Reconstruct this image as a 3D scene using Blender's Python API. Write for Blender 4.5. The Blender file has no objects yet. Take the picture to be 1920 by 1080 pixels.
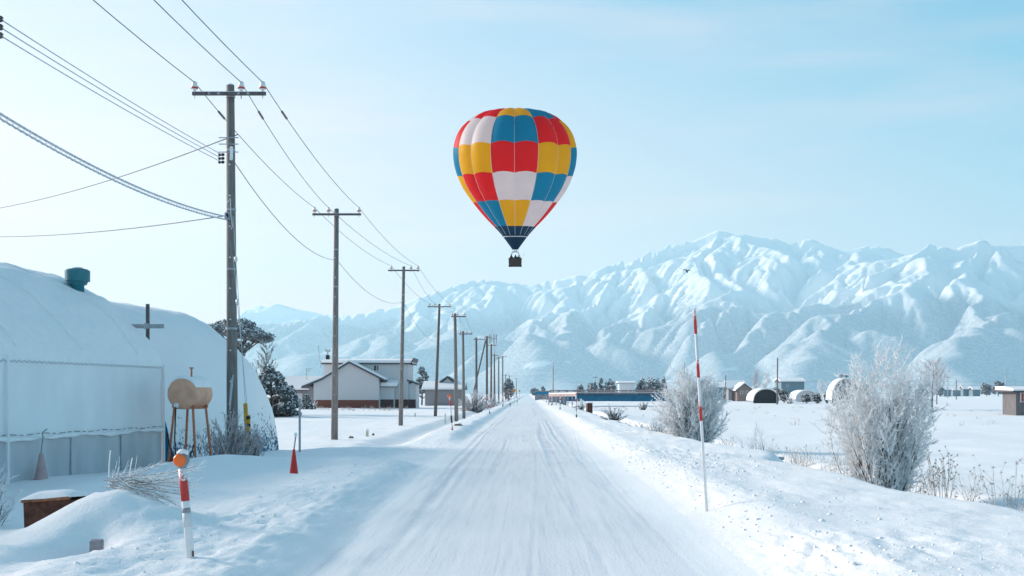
import bpy, math, random, heapq
import numpy as np
from mathutils import Vector, Matrix

# ---------------------------------------------------------------- camera, sky, sun, exposure
SC = bpy.context.scene
COL = SC.collection
F, H, VX, VY = 2200.0, 1.75, 990.0, 738.0      # focal length (px of 1920), eye height, vanishing point of the road

cam_d = bpy.data.cameras.new('camera')
cam = bpy.data.objects.new('camera', cam_d)
COL.objects.link(cam)
cam_d.sensor_width = 36.0
cam_d.lens = 36.0 * F / 1920.0
cam_d.shift_x = (960 - VX) / 1920.0
cam_d.shift_y = (VY - 540) / 1920.0
cam_d.clip_start = 0.1
cam_d.clip_end = 60000
cam.location = (0, 0, H)
cam.rotation_euler = (math.radians(90), 0, 0)
SC.camera = cam

SUN_EL, SUN_AZ = 21.0, -66.0     # azimuth from +Y (view direction), negative = left
SKY_GAMMA, SKY_TINT = 0.8, (0.52, 0.93, 0.89, 1)
WHITE_F, WHITE_COL, CLOUD_COL = 0.54, (4.75, 2.75, 2.2, 1), (5.6, 3.4, 2.9, 1)
world = bpy.data.worlds.new('World')
SC.world = world
world.use_nodes = True
wn, wl = world.node_tree.nodes, world.node_tree.links
bg = wn['Background']
sky = wn.new('ShaderNodeTexSky')
sky.sky_type = 'NISHITA'
sky.sun_disc = False
sky.sun_elevation = math.radians(SUN_EL)
sky.sun_rotation = math.radians(SUN_AZ)
sky.altitude = 100
sky.air_density = 1.0
sky.dust_density = 0.6
sky.ozone_density = 2.5
bg.inputs['Strength'].default_value = 0.15
# thin high cloud streaks, drawn out level, anywhere round the sky
tc = wn.new('ShaderNodeTexCoord')
mp = wn.new('ShaderNodeMapping'); mp.inputs['Scale'].default_value = (1.1, 1.1, 9.0)
mp.inputs['Location'].default_value = (0.95, 0.4, 0.30)
wl.new(tc.outputs['Generated'], mp.inputs['Vector'])
nz = wn.new('ShaderNodeTexNoise'); nz.inputs['Scale'].default_value = 2.1; nz.inputs['Detail'].default_value = 5
nz.inputs['Roughness'].default_value = 0.5; nz.inputs['Distortion'].default_value = 0.3
wl.new(mp.outputs['Vector'], nz.inputs['Vector'])
cr = wn.new('ShaderNodeValToRGB')
cr.color_ramp.elements[0].position = 0.47; cr.color_ramp.elements[0].color = (0, 0, 0, 1)
cr.color_ramp.elements[1].position = 0.70; cr.color_ramp.elements[1].color = (1, 1, 1, 1)
wl.new(nz.outputs['Fac'], cr.inputs['Fac'])
gm = wn.new('ShaderNodeGamma'); gm.inputs['Gamma'].default_value = SKY_GAMMA
wl.new(sky.outputs['Color'], gm.inputs['Color'])
tint = wn.new('ShaderNodeMix'); tint.data_type = 'RGBA'; tint.blend_type = 'MULTIPLY'
tint.inputs['Factor'].default_value = 1.0
tint.inputs['B'].default_value = SKY_TINT
wl.new(gm.outputs['Color'], tint.inputs['A'])
# the air whitens towards the horizon and towards the sun, all the way round
dt = wn.new('ShaderNodeVectorMath'); dt.operation = 'DOT_PRODUCT'
_a = math.radians(SUN_AZ)
dt.inputs[1].default_value = (0.78*math.sin(_a), 0.78*math.cos(_a), -2.3)
wl.new(tc.outputs['Generated'], dt.inputs[0])
wf = wn.new('ShaderNodeMath'); wf.operation = 'ADD'; wf.use_clamp = True; wf.inputs[1].default_value = WHITE_F
wl.new(dt.outputs['Value'], wf.inputs[0])
hz = wn.new('ShaderNodeMix'); hz.data_type = 'RGBA'
wl.new(wf.outputs[0], hz.inputs['Factor']); wl.new(tint.outputs['Result'], hz.inputs['A'])
hz.inputs['B'].default_value = WHITE_COL
cm = wn.new('ShaderNodeMix'); cm.data_type = 'RGBA'
mu = wn.new('ShaderNodeMath'); mu.operation = 'MULTIPLY'; mu.inputs[1].default_value = 0.24
wl.new(cr.outputs['Color'], mu.inputs[0]); wl.new(mu.outputs[0], cm.inputs['Factor'])
wl.new(hz.outputs['Result'], cm.inputs['A']); cm.inputs['B'].default_value = CLOUD_COL
wl.new(cm.outputs['Result'], bg.inputs['Color'])

sun_d = bpy.data.lights.new('sun', 'SUN')
sun_d.energy = 3.6
sun_d.angle = math.radians(14)
sun_d.color = (1.0, 0.86, 0.74)
sun = bpy.data.objects.new('sun', sun_d)
COL.objects.link(sun)
_el, _az = math.radians(SUN_EL), math.radians(SUN_AZ)
SUN_DIR = Vector((math.sin(_az) * math.cos(_el), math.cos(_az) * math.cos(_el), math.sin(_el)))
sun.rotation_euler = SUN_DIR.to_track_quat('Z', 'Y').to_euler()

vs = SC.view_settings
vs.view_transform = 'Standard'; vs.look = 'None'; vs.gamma = 1.0; vs.use_curve_mapping = False
vs.exposure = 0.95
SC.cycles.use_denoising = True
SC.cycles.max_bounces = 6
SC.cycles.volume_bounces = 1
SC.cycles.volume_step_rate = 4

# ---------------------------------------------------------------- helpers
RNG = np.random.default_rng(7)
random.seed(7)
V = Vector

def at(px, py, D):
    """world point that stands D metres away and shows at pixel (px, py) of the 1920 x 1080 photograph"""
    return V(((px - VX) / F * D, D, H - (py - VY) / F * D))

def mesh_np(name, verts, faces, mat, parent=None, smooth=True):
    """verts (n,3), faces (m,k) with constant k"""
    me = bpy.data.meshes.new(name)
    verts = np.ascontiguousarray(verts, np.float32); faces = np.ascontiguousarray(faces, np.int32)
    n, k = faces.shape
    me.vertices.add(len(verts)); me.vertices.foreach_set('co', verts.ravel())
    me.loops.add(n * k); me.loops.foreach_set('vertex_index', faces.ravel())
    me.polygons.add(n)
    me.polygons.foreach_set('loop_start', np.arange(0, n * k, k, dtype=np.int32))
    me.polygons.foreach_set('use_smooth', np.full(n, smooth))
    me.update(calc_edges=True)
    if mat: me.materials.append(mat)
    return link(name, me, parent)

def link(name, me, parent=None):
    o = bpy.data.objects.new(name, me); COL.objects.link(o)
    if parent: o.parent = parent
    return o

def tag(o, label=None, cat=None, group=None, kind=None):
    if label: o['label'] = label
    if cat: o['category'] = cat
    if group: o['group'] = group
    if kind: o['kind'] = kind
    return o

def thing(name, label, cat, loc=(0, 0, 0), group=None, rz=0):
    o = bpy.data.objects.new(name, None); COL.objects.link(o)
    o.empty_display_size = 0.2
    o.location = loc; o.rotation_euler = (0, 0, rz)
    return tag(o, label, cat, group)

class MB:
    """collects shapes and links them as one mesh object"""
    def __init__(s): s.v = []; s.f = []
    def add(s, vs_, fs_):
        b = len(s.v); s.v += [tuple(p) for p in vs_]; s.f += [tuple(i + b for i in f) for f in fs_]; return s
    def box(s, a, b):
        x0, y0, z0 = a; x1, y1, z1 = b
        return s.add([(x0,y0,z0),(x1,y0,z0),(x1,y1,z0),(x0,y1,z0),(x0,y0,z1),(x1,y0,z1),(x1,y1,z1),(x0,y1,z1)],
                     [(0,3,2,1),(4,5,6,7),(0,1,5,4),(1,2,6,5),(2,3,7,6),(3,0,4,7)])
    def prism(s, poly, y0, y1):
        """polygon of (x, z) pulled from y0 to y1"""
        n = len(poly)
        vs_ = [(x, y0, z) for x, z in poly] + [(x, y1, z) for x, z in poly]
        return s.add(vs_, [tuple(range(n))[::-1], tuple(range(n, 2*n))] + [(i, (i+1) % n, n + (i+1) % n, n + i) for i in range(n)])
    def prismx(s, poly, x0, x1):
        n = len(poly)
        vs_ = [(x0, y, z) for y, z in poly] + [(x1, y, z) for y, z in poly]
        return s.add(vs_, [tuple(range(n)), tuple(range(n, 2*n))[::-1]] + [(i, n+i, n + (i+1) % n, (i+1) % n) for i in range(n)])
    def tube(s, pts, rad, n=6, cap=True):
        pts = [V(p) for p in pts]; m = len(pts)
        if not hasattr(rad, '__len__'): rad = [rad] * m
        b = len(s.v); up = None
        for i in range(m):
            d = (pts[min(i+1, m-1)] - pts[max(i-1, 0)]).normalized()
            if up is None:
                up = d.orthogonal().normalized()
            up = (up - d * up.dot(d)).normalized(); q = d.cross(up)
            for k in range(n):
                a = 2 * math.pi * k / n
                s.v.append(tuple(pts[i] + (up * math.cos(a) + q * math.sin(a)) * rad[i]))
        for i in range(m - 1):
            for k in range(n):
                s.f.append((b + i*n + k, b + i*n + (k+1) % n, b + (i+1)*n + (k+1) % n, b + (i+1)*n + k))
        if cap:
            s.f.append(tuple(b + k for k in range(n))[::-1]); s.f.append(tuple(b + (m-1)*n + k for k in range(n)))
        return s
    def lathe(s, prof, c=(0, 0, 0), n=16, axis='z'):
        b = len(s.v); m = len(prof)
        for r, h in prof:
            for k in range(n):
                a = 2 * math.pi * k / n
                x, y = r * math.cos(a), r * math.sin(a)
                p = (x, y, h) if axis == 'z' else ((x, h, y) if axis == 'y' else (h, x, y))
                s.v.append((c[0] + p[0], c[1] + p[1], c[2] + p[2]))
        for i in range(m - 1):
            for k in range(n):
                s.f.append((b + i*n + k, b + i*n + (k+1) % n, b + (i+1)*n + (k+1) % n, b + (i+1)*n + k))
        s.f.append(tuple(b + k for k in range(n))[::-1]); s.f.append(tuple(b + (m-1)*n + k for k in range(n)))
        return s
    def build(s, name, mat, parent=None, smooth=False, bevel=0):
        me = bpy.data.meshes.new(name); me.from_pydata(s.v, [], s.f); me.update()
        me.materials.append(mat)
        if smooth: me.polygons.foreach_set('use_smooth', [True] * len(me.polygons))
        o = link(name, me, parent)
        if bevel:
            m = o.modifiers.new('bevel', 'BEVEL'); m.width = bevel; m.segments = 2; m.limit_method = 'ANGLE'
        return o

# ---- materials
def nodes_of(m): return m.node_tree.nodes, m.node_tree.links
SNOW_COL = (0.87, 0.86, 0.88)
def M(name, col, rough=0.7, metal=0.0, var=0.12, scale=6.0, stretch=(1, 1, 1), bump=0.0, bscale=40.0, snow=None, snow_noise=0.5, snow_scale=8.0, spec=0.3, sheen=0, wave=None):
    """procedural material: colour varied by noise, optional bump, optional snow lying where the surface faces up"""
    m = bpy.data.materials.new(name); m.use_nodes = True
    n, l = nodes_of(m); b = n['Principled BSDF']
    b.inputs['Roughness'].default_value = rough; b.inputs['Metallic'].default_value = metal
    b.inputs['Specular IOR Level'].default_value = spec
    t = n.new('ShaderNodeTexCoord'); mpn = n.new('ShaderNodeMapping'); mpn.inputs['Scale'].default_value = stretch
    l.new(t.outputs['Object'], mpn.inputs['Vector'])
    nz_ = n.new('ShaderNodeTexNoise'); nz_.inputs['Scale'].default_value = scale; nz_.inputs['Detail'].default_value = 5
    l.new(mpn.outputs['Vector'], nz_.inputs['Vector'])
    mx = n.new('ShaderNodeMix'); mx.data_type = 'RGBA'
    mr = n.new('ShaderNodeMapRange'); mr.inputs['From Min'].default_value = 0.3; mr.inputs['From Max'].default_value = 0.7
    l.new(nz_.outputs['Fac'], mr.inputs['Value']); l.new(mr.outputs['Result'], mx.inputs['Factor'])
    mx.inputs['A'].default_value = tuple(c * (1 - var) for c in col) + (1,)
    mx.inputs['B'].default_value = tuple(min(1, c * (1 + var)) for c in col) + (1,)
    out = mx.outputs['Result']
    if snow is not None:
        g = n.new('ShaderNodeNewGeometry'); sp = n.new('ShaderNodeSeparateXYZ'); l.new(g.outputs['Normal'], sp.inputs['Vector'])
        n2 = n.new('ShaderNodeTexNoise'); n2.inputs['Scale'].default_value = snow_scale; n2.inputs['Detail'].default_value = 4
        l.new(t.outputs['Object'], n2.inputs['Vector'])
        a = n.new('ShaderNodeMath'); a.operation = 'MULTIPLY_ADD'; a.inputs[1].default_value = snow_noise; l.new(n2.outputs['Fac'], a.inputs[0]); l.new(sp.outputs['Z'], a.inputs[2])
        r2 = n.new('ShaderNodeMapRange'); r2.inputs['From Min'].default_value = snow; r2.inputs['From Max'].default_value = snow + 0.12
        l.new(a.outputs[0], r2.inputs['Value'])
        m2 = n.new('ShaderNodeMix'); m2.data_type = 'RGBA'; l.new(r2.outputs['Result'], m2.inputs['Factor'])
        l.new(out, m2.inputs['A']); m2.inputs['B'].default_value = SNOW_COL + (1,)
        out = m2.outputs['Result']
    l.new(out, b.inputs['Base Color'])
    h = None
    if bump:
        n3 = n.new('ShaderNodeTexNoise'); n3.inputs['Scale'].default_value = bscale; n3.inputs['Detail'].default_value = 4
        l.new(mpn.outputs['Vector'], n3.inputs['Vector']); h = n3.outputs['Fac']
    if wave:
        w = n.new('ShaderNodeTexWave'); w.wave_type = 'BANDS'; w.bands_direction = wave[0]; w.inputs['Scale'].default_value = wave[1]
        l.new(t.outputs['Object'], w.inputs['Vector']); h = w.outputs['Fac']; bump = wave[2]
    if h is not None:
        bp = n.new('ShaderNodeBump'); bp.inputs['Strength'].default_value = bump; bp.inputs['Distance'].default_value = 0.02
        l.new(h, bp.inputs['Height']); l.new(bp.outputs['Normal'], b.inputs['Normal'])
    return m

# ---- noise for terrain
def vnoise(x, y, seed=0):
    xi = np.floor(x).astype(np.int64); yi = np.floor(y).astype(np.int64)
    fx = x - xi; fy = y - yi
    fx = fx*fx*fx*(fx*(fx*6-15)+10); fy = fy*fy*fy*(fy*(fy*6-15)+10)
    def hsh(a, b):
        h = (a * 374761393 + b * 668265263 + seed * 982451653) & 0x7fffffff
        h = ((h ^ (h >> 13)) * 1274126177) & 0x7fffffff
        h = (h ^ (h >> 16)) & 0xffff
        return h / 32767.5 - 1.0
    a = hsh(xi, yi); b = hsh(xi+1, yi); c = hsh(xi, yi+1); d = hsh(xi+1, yi+1)
    return (a*(1-fx)+b*fx)*(1-fy) + (c*(1-fx)+d*fx)*fy
def fbm(x, y, o=4, seed=0, gain=0.5):
    s = 0; a = 1.0
    for i in range(o):
        s = s + a * vnoise(x, y, seed + i*17); x = x*2.03 + 5.1; y = y*2.03 - 3.7; a *= gain
    return s
def sstep(a, b, x):
    t = np.clip((x - a) / (b - a), 0, 1); return t*t*(3-2*t)

# ---------------------------------------------------------------- the ground
def bank_edge(y):
    return np.interp(y, [0, 14, 18, 22, 27, 31, 35, 40, 55, 100, 170], [7.0, 6.5, 6.05, 5.9, 5.75, 6.4, 5.7, 5.4, 5.0, 5.0, 5.0]) + 0.12*np.sin(y*0.9)

def ground_z(x, y):
    x = np.asarray(x, float); y = np.asarray(y, float)
    near = 1 - sstep(60, 140, y)
    # road with shallow wheel ruts
    z = np.zeros_like(x + y)
    # right: plough berm, shelf, bank, stream, field
    wob = 0.10*vnoise(y*0.35, y*0+3.1, 5)
    berm = sstep(1.5, 3.3, x + wob)
    zr = berm * (0.22 + 0.07*np.exp(-((x-2.95)/0.6)**2)*near)
    zr = zr + berm * sstep(2.6, 4.5, x) * 0.05
    be = bank_edge(y)
    zr = zr - sstep(be - 0.3, be + 1.3, x) * 1.15
    zr = zr + sstep(be + 2.1, be + 3.6, x) * 0.52
    fieldr = -0.42 + 0.06*fbm(x*0.02, y*0.02, 3, 9) * sstep(8, 14, x) + 0.0*y
    t = sstep(be + 2.6, be + 6.0, x)
    zr = zr*(1-t) + fieldr*t
    # left: berm, near plateau, yard, ditch, field
    wl_ = 0.12*vnoise(y*0.3, y*0+8.7, 6)
    le = 0.35*(1 - sstep(12, 30, y))
    bl = sstep(2.35 - le, 3.15 - le, -x + wl_)
    plate = bl * (0.24 + 0.05*np.exp(-((-x-3.7)/0.5)**2))
    yard = plate - sstep(6.5, 10.0, -x) * 0.36                      # yard by the sheds
    ditch = bl * 0.2 - sstep(3.8, 5.2, -x) * 0.95 + sstep(6.2, 7.6, -x) * 0.30 
    ditch = ditch + sstep(10, 40, -x) * 0.08
    k = sstep(25.5, 29.0, y - 0.25*(x + 7)) 
    drive = plate*0.0 + bl*0.02 - sstep(5.5, 8.5, -x)*0.15
    kd = sstep(38, 47, y)
    zl = yard*(1-k) + (drive*(1-kd) + ditch*kd)*k
    # drifts in front, left
    def g(cx, cy, sx, sy, a): return a*np.exp(-((x-cx)/sx)**2 - ((y-cy)/sy)**2)
    zl = zl + g(-4.5, 12.6, 0.66, 1.0, 0.46) + g(-5.7, 11.0, 1.2, 1.0, 0.06) + g(-6.3, 15, 1.3, 1.6, -0.22) + g(-4.28, 11.0, 0.26, 0.6, -0.36) + g(-3.75, 10.2, 0.38, 3.0, 0.05) + g(-4.9, 10.2, 0.5, 0.8, 0.12)
    zl = zl + g(-7.0, 25.5, 2.6, 0.8, 0.16) + g(-4.5, 26.5, 1.5, 1.0, 0.04)
    zl = zl + g(-10.6, 26.8, 0.8, 5.0, 0.16)*0.5
    z = np.where(x > 0, zr, zl)
    onroad = (1-berm)*(1-bl)
    # lumps of ploughed snow
    fade = 1 - sstep(25, 90, y)
    rough_r = sstep(2.15, 2.7, x) * (1 - sstep(4.2, 6.2, x)*0.85)
    patch = np.clip(0.55 + 0.8*vnoise(x*0.5, y*0.35, 21), 0.1, 1.4)
    rough_l = sstep(2.1, 2.6, -x) * (1 - sstep(4.3, 5.2, -x)*0.92) * (0.4+0.6*sstep(8,14,y)*0+0.6*(1-sstep(14,22,y)))
    lump = fbm(x*7, y*5.0, 4, 33, 0.6)
    z = z + fade * (rough_r*patch*0.030 + rough_l*0.018) * (lump + 0.8*np.clip(fbm(x*3.1, y*2.3, 2, 37), 0, 2))
    z = z + (1-onroad) * 0.03*fbm(x*0.9, y*0.6, 3, 41)*(1-sstep(60, 200, y))
    z = z + sstep(7, 14, np.abs(x)) * 0.10*fbm(x*0.10, y*0.06, 3, 44)
    # ruts along the road
    rut = np.zeros_like(z)
    for cx, am, w, cv, ph in RUTS:
        xc = cx + cv*np.sin(y*0.075 + ph) + 0.02*np.sin(y*0.31 + ph*3)
        am = am * np.clip(0.5 + 0.9*np.sin(y*0.11*(1+0.3*math.sin(ph*7)) + ph*5), 0, 1.2)
        rut -= am * np.exp(-((x-xc)/w)**2) - am*0.55*(np.exp(-((x-xc-1.9*w)/(0.8*w))**2) + np.exp(-((x-xc+1.9*w)/(0.8*w))**2))
    rut += 0.0018*fbm(x*9, y*0.25, 3, 51) + 0.008*vnoise(x*1.6, y*0.05, 52)
    rut += 0.012*np.clip(vnoise(x*0.7, y*0.55, 53)-0.2, 0, 1)
    z = z + rut * onroad * (1 - sstep(40, 140, y)*0.8)
    # land far off swells a little so that the plain closes under the hills
    z = z + sstep(120, 900, y) * 0.25 * np.where(np.abs(x) > 20, fbm(x*0.004, y*0.004, 3, 61), 0)
    return z

RUTS = []
_r = random.Random(5)
for cx in (1.22, 0.74, 0.60, -1.62, -1.88):
    RUTS.append((cx, 0.014 if cx > 0 else 0.008, 0.075, 0.08, _r.uniform(0, 1)))
for i in range(22):
    RUTS.append((_r.uniform(-2.3, 1.8), _r.uniform(0.0012, 0.0042), _r.uniform(0.02, 0.05), _r.uniform(0.03, 0.45), _r.uniform(0, 6)))

def gz(x, y): return float(ground_z(np.array([x]), np.array([y]))[0])

def grow(a, step, g, end):
    out = []
    while a < end:
        a += step; step *= g; out.append(a)
    return out
rx = grow(2.7, 0.032, 1.026, 9500)
lx = grow(3.3, 0.032, 1.026, 9500)
XS = np.array([-v for v in lx][::-1] + list(np.arange(-3.3, 2.7001, 0.03)) + rx)
ys = [-80, -40, -20, -10, -5, -2, 0, 1.5, 3, 4, 5, 5.7]
yv = 6.3; st = 0.05
while yv < 9500:
    ys.append(yv); st = max(0.05, yv*0.0125); yv += st
YS = np.array(ys)
GX, GY = np.meshgrid(XS, YS)
GZ = ground_z(GX, GY)
nxg, nyg = len(XS), len(YS)
gv = np.stack([GX, GY, GZ], -1).reshape(-1, 3)
ii = np.arange(nyg-1)[:, None]*nxg + np.arange(nxg-1)[None, :]
quads = np.stack([ii, ii+1, ii+1+nxg, ii+nxg], -1)
c0, c1 = np.searchsorted(XS, -2.6), np.searchsorted(XS, 2.15)

def snow_mat(name, packed=False):
    m = bpy.data.materials.new(name); m.use_nodes = True
    n, l = nodes_of(m); b = n['Principled BSDF']
    b.inputs['Roughness'].default_value = 0.35 if packed else 0.62
    b.inputs['Specular IOR Level'].default_value = 0.35 if packed else 0.2
    g = n.new('ShaderNodeNewGeometry')
    def noise(sc, stretch=(1, 1, 1), det=4, ro=0.55):
        mp_ = n.new('ShaderNodeMapping'); mp_.inputs['Scale'].default_value = stretch
        l.new(g.outputs['Position'], mp_.inputs['Vector'])
        t = n.new('ShaderNodeTexNoise'); t.inputs['Scale'].default_value = sc; t.inputs['Detail'].default_value = det; t.inputs['Roughness'].default_value = ro
        l.new(mp_.outputs['Vector'], t.inputs['Vector']); return t.outputs['Fac']
    mx = n.new('ShaderNodeMix'); mx.data_type = 'RGBA'
    if packed:
        f1 = noise(8.0, (1.0, 0.035, 1), 7, 0.65); 
        r = n.new('ShaderNodeMapRange'); r.inputs['From Min'].default_value = 0.42; r.inputs['From Max'].default_value = 0.68
        l.new(f1, r.inputs['Value'])
        at_ = n.new('ShaderNodeAttribute'); at_.attribute_name = 'track'
        f2 = noise(0.9, (1.0, 0.16, 1))
        r2 = n.new('ShaderNodeMapRange'); r2.inputs['From Min'].default_value = 0.42; r2.inputs['From Max'].default_value = 0.62
        l.new(f2, r2.inputs['Value'])
        mm = n.new('ShaderNodeMath'); mm.operation = 'MULTIPLY'; l.new(r.outputs['Result'], mm.inputs[0]); l.new(r2.outputs['Result'], mm.inputs[1])
        f3 = noise(2.2, (1.0, 0.3, 1), 6, 0.65)
        r3 = n.new('ShaderNodeMapRange'); r3.inputs['From Min'].default_value = 0.35; r3.inputs['From Max'].default_value = 0.65; l.new(f3, r3.inputs['Value'])
        m3 = n.new('ShaderNodeMath'); m3.operation = 'MULTIPLY'; l.new(r3.outputs['Result'], m3.inputs[0]); l.new(at_.outputs['Fac'], m3.inputs[1])
        m4 = n.new('ShaderNodeMath'); m4.operation = 'MULTIPLY_ADD'; m4.use_clamp = True; m4.inputs[1].default_value = 0.7; l.new(mm.outputs[0], m4.inputs[0]); l.new(m3.outputs[0], m4.inputs[2])
        f5 = noise(26, (1.0, 0.014, 1), 2)
        r5 = n.new('ShaderNodeMapRange'); r5.inputs['From Min'].default_value = 0.60; r5.inputs['From Max'].default_value = 0.66; r5.inputs['To Max'].default_value = 0.4; l.new(f5, r5.inputs['Value'])
        m5 = n.new('ShaderNodeMath'); m5.operation = 'ADD'; m5.use_clamp = True; l.new(m4.outputs[0], m5.inputs[0]); l.new(r5.outputs['Result'], m5.inputs[1])
        l.new(m5.outputs[0], mx.inputs['Factor'])
        mx.inputs['A'].default_value = (0.83, 0.82, 0.84, 1); mx.inputs['B'].default_value = (0.58, 0.60, 0.67, 1)
        bsrc = [(noise(26, (1, 0.35, 1), 6, 0.65), 0.4, 0.014), (noise(70, (1, 1, 1)), 0.35, 0.008)]
    else:
        f1 = noise(0.6)
        l.new(f1, mx.inputs['Factor'])
        mx.inputs['A'].default_value = (0.87, 0.86, 0.88, 1); mx.inputs['B'].default_value = (0.92, 0.91, 0.92, 1)
        bsrc = [(noise(9, (1, 1, 1), 5, 0.6), 0.35, 0.05), (noise(55, (1, 1, 1), 3), 0.3, 0.012)]
    colr = mx.outputs['Result']
    if packed:                                       # towards the verges the tracks run out into loose snow
        ea = n.new('ShaderNodeAttribute'); ea.attribute_name = 'verge'
        me_ = n.new('ShaderNodeMix'); me_.data_type = 'RGBA'; l.new(ea.outputs['Fac'], me_.inputs['Factor']); l.new(colr, me_.inputs['A']); me_.inputs['B'].default_value = (0.895, 0.885, 0.90, 1)
        colr = me_.outputs['Result']
    l.new(colr, b.inputs['Base Color'])
    nrm = None
    for h, s, d in bsrc:
        bp = n.new('ShaderNodeBump'); bp.inputs['Strength'].default_value = s; bp.inputs['Distance'].default_value = d
        l.new(h, bp.inputs['Height'])
        if nrm: l.new(nrm, bp.inputs['Normal'])
        nrm = bp.outputs['Normal']
    l.new(nrm, b.inputs['Normal'])
    return m
MAT_SNOW = snow_mat('snow_ground')
MAT_ROAD = snow_mat('packed_snow', True)
def sub(fc):
    fc = fc.reshape(-1, 4); u, inv = np.unique(fc, return_inverse=True)
    return gv[u], inv.reshape(-1, 4)
v_, f_ = sub(np.concatenate([quads[:, :c0].reshape(-1, 4), quads[:, c1:].reshape(-1, 4)]))
tag(mesh_np('snow_field', v_, f_, MAT_SNOW), 'snow covered ground with banks, drifts and wide fields', kind='structure')
v_, f_ = sub(quads[:, c0:c1])
road_o = mesh_np('snowy_road', v_, f_, MAT_ROAD)
tag(road_o, 'straight road under packed snow with wheel tracks', kind='structure')

# polished ice in the wheel tracks
trk = np.zeros(len(v_))
for i_, (cx, am, w_, cv, ph) in enumerate(RUTS):
    yv_ = v_[:, 1]; xc_ = cx + cv*np.sin(yv_*0.075 + ph) + 0.02*np.sin(yv_*0.31 + ph*3)
    on_ = np.clip(0.5 + 0.9*np.sin(yv_*0.11*(1+0.3*math.sin(ph*7)) + ph*5), 0, 1.2)
    trk += (0.8 if i_ < 3 else 0.45)*on_*np.exp(-((v_[:, 0]-xc_)/(w_*1.3))**2)
wv_ = 0.16*fbm(v_[:, 0]*1.5, v_[:, 1]*0.5, 3, 151)
vg_ = np.maximum(sstep(1.45, 1.95, v_[:, 0] + wv_), sstep(1.85, 2.4, -v_[:, 0] + wv_))
va = road_o.data.attributes.new('verge', 'FLOAT', 'POINT'); va.data.foreach_set('value', vg_.astype(np.float32))
trk *= 1 - vg_
ta = road_o.data.attributes.new('track', 'FLOAT', 'POINT'); ta.data.foreach_set('value', np.clip(trk, 0, 1).astype(np.float32))

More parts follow.
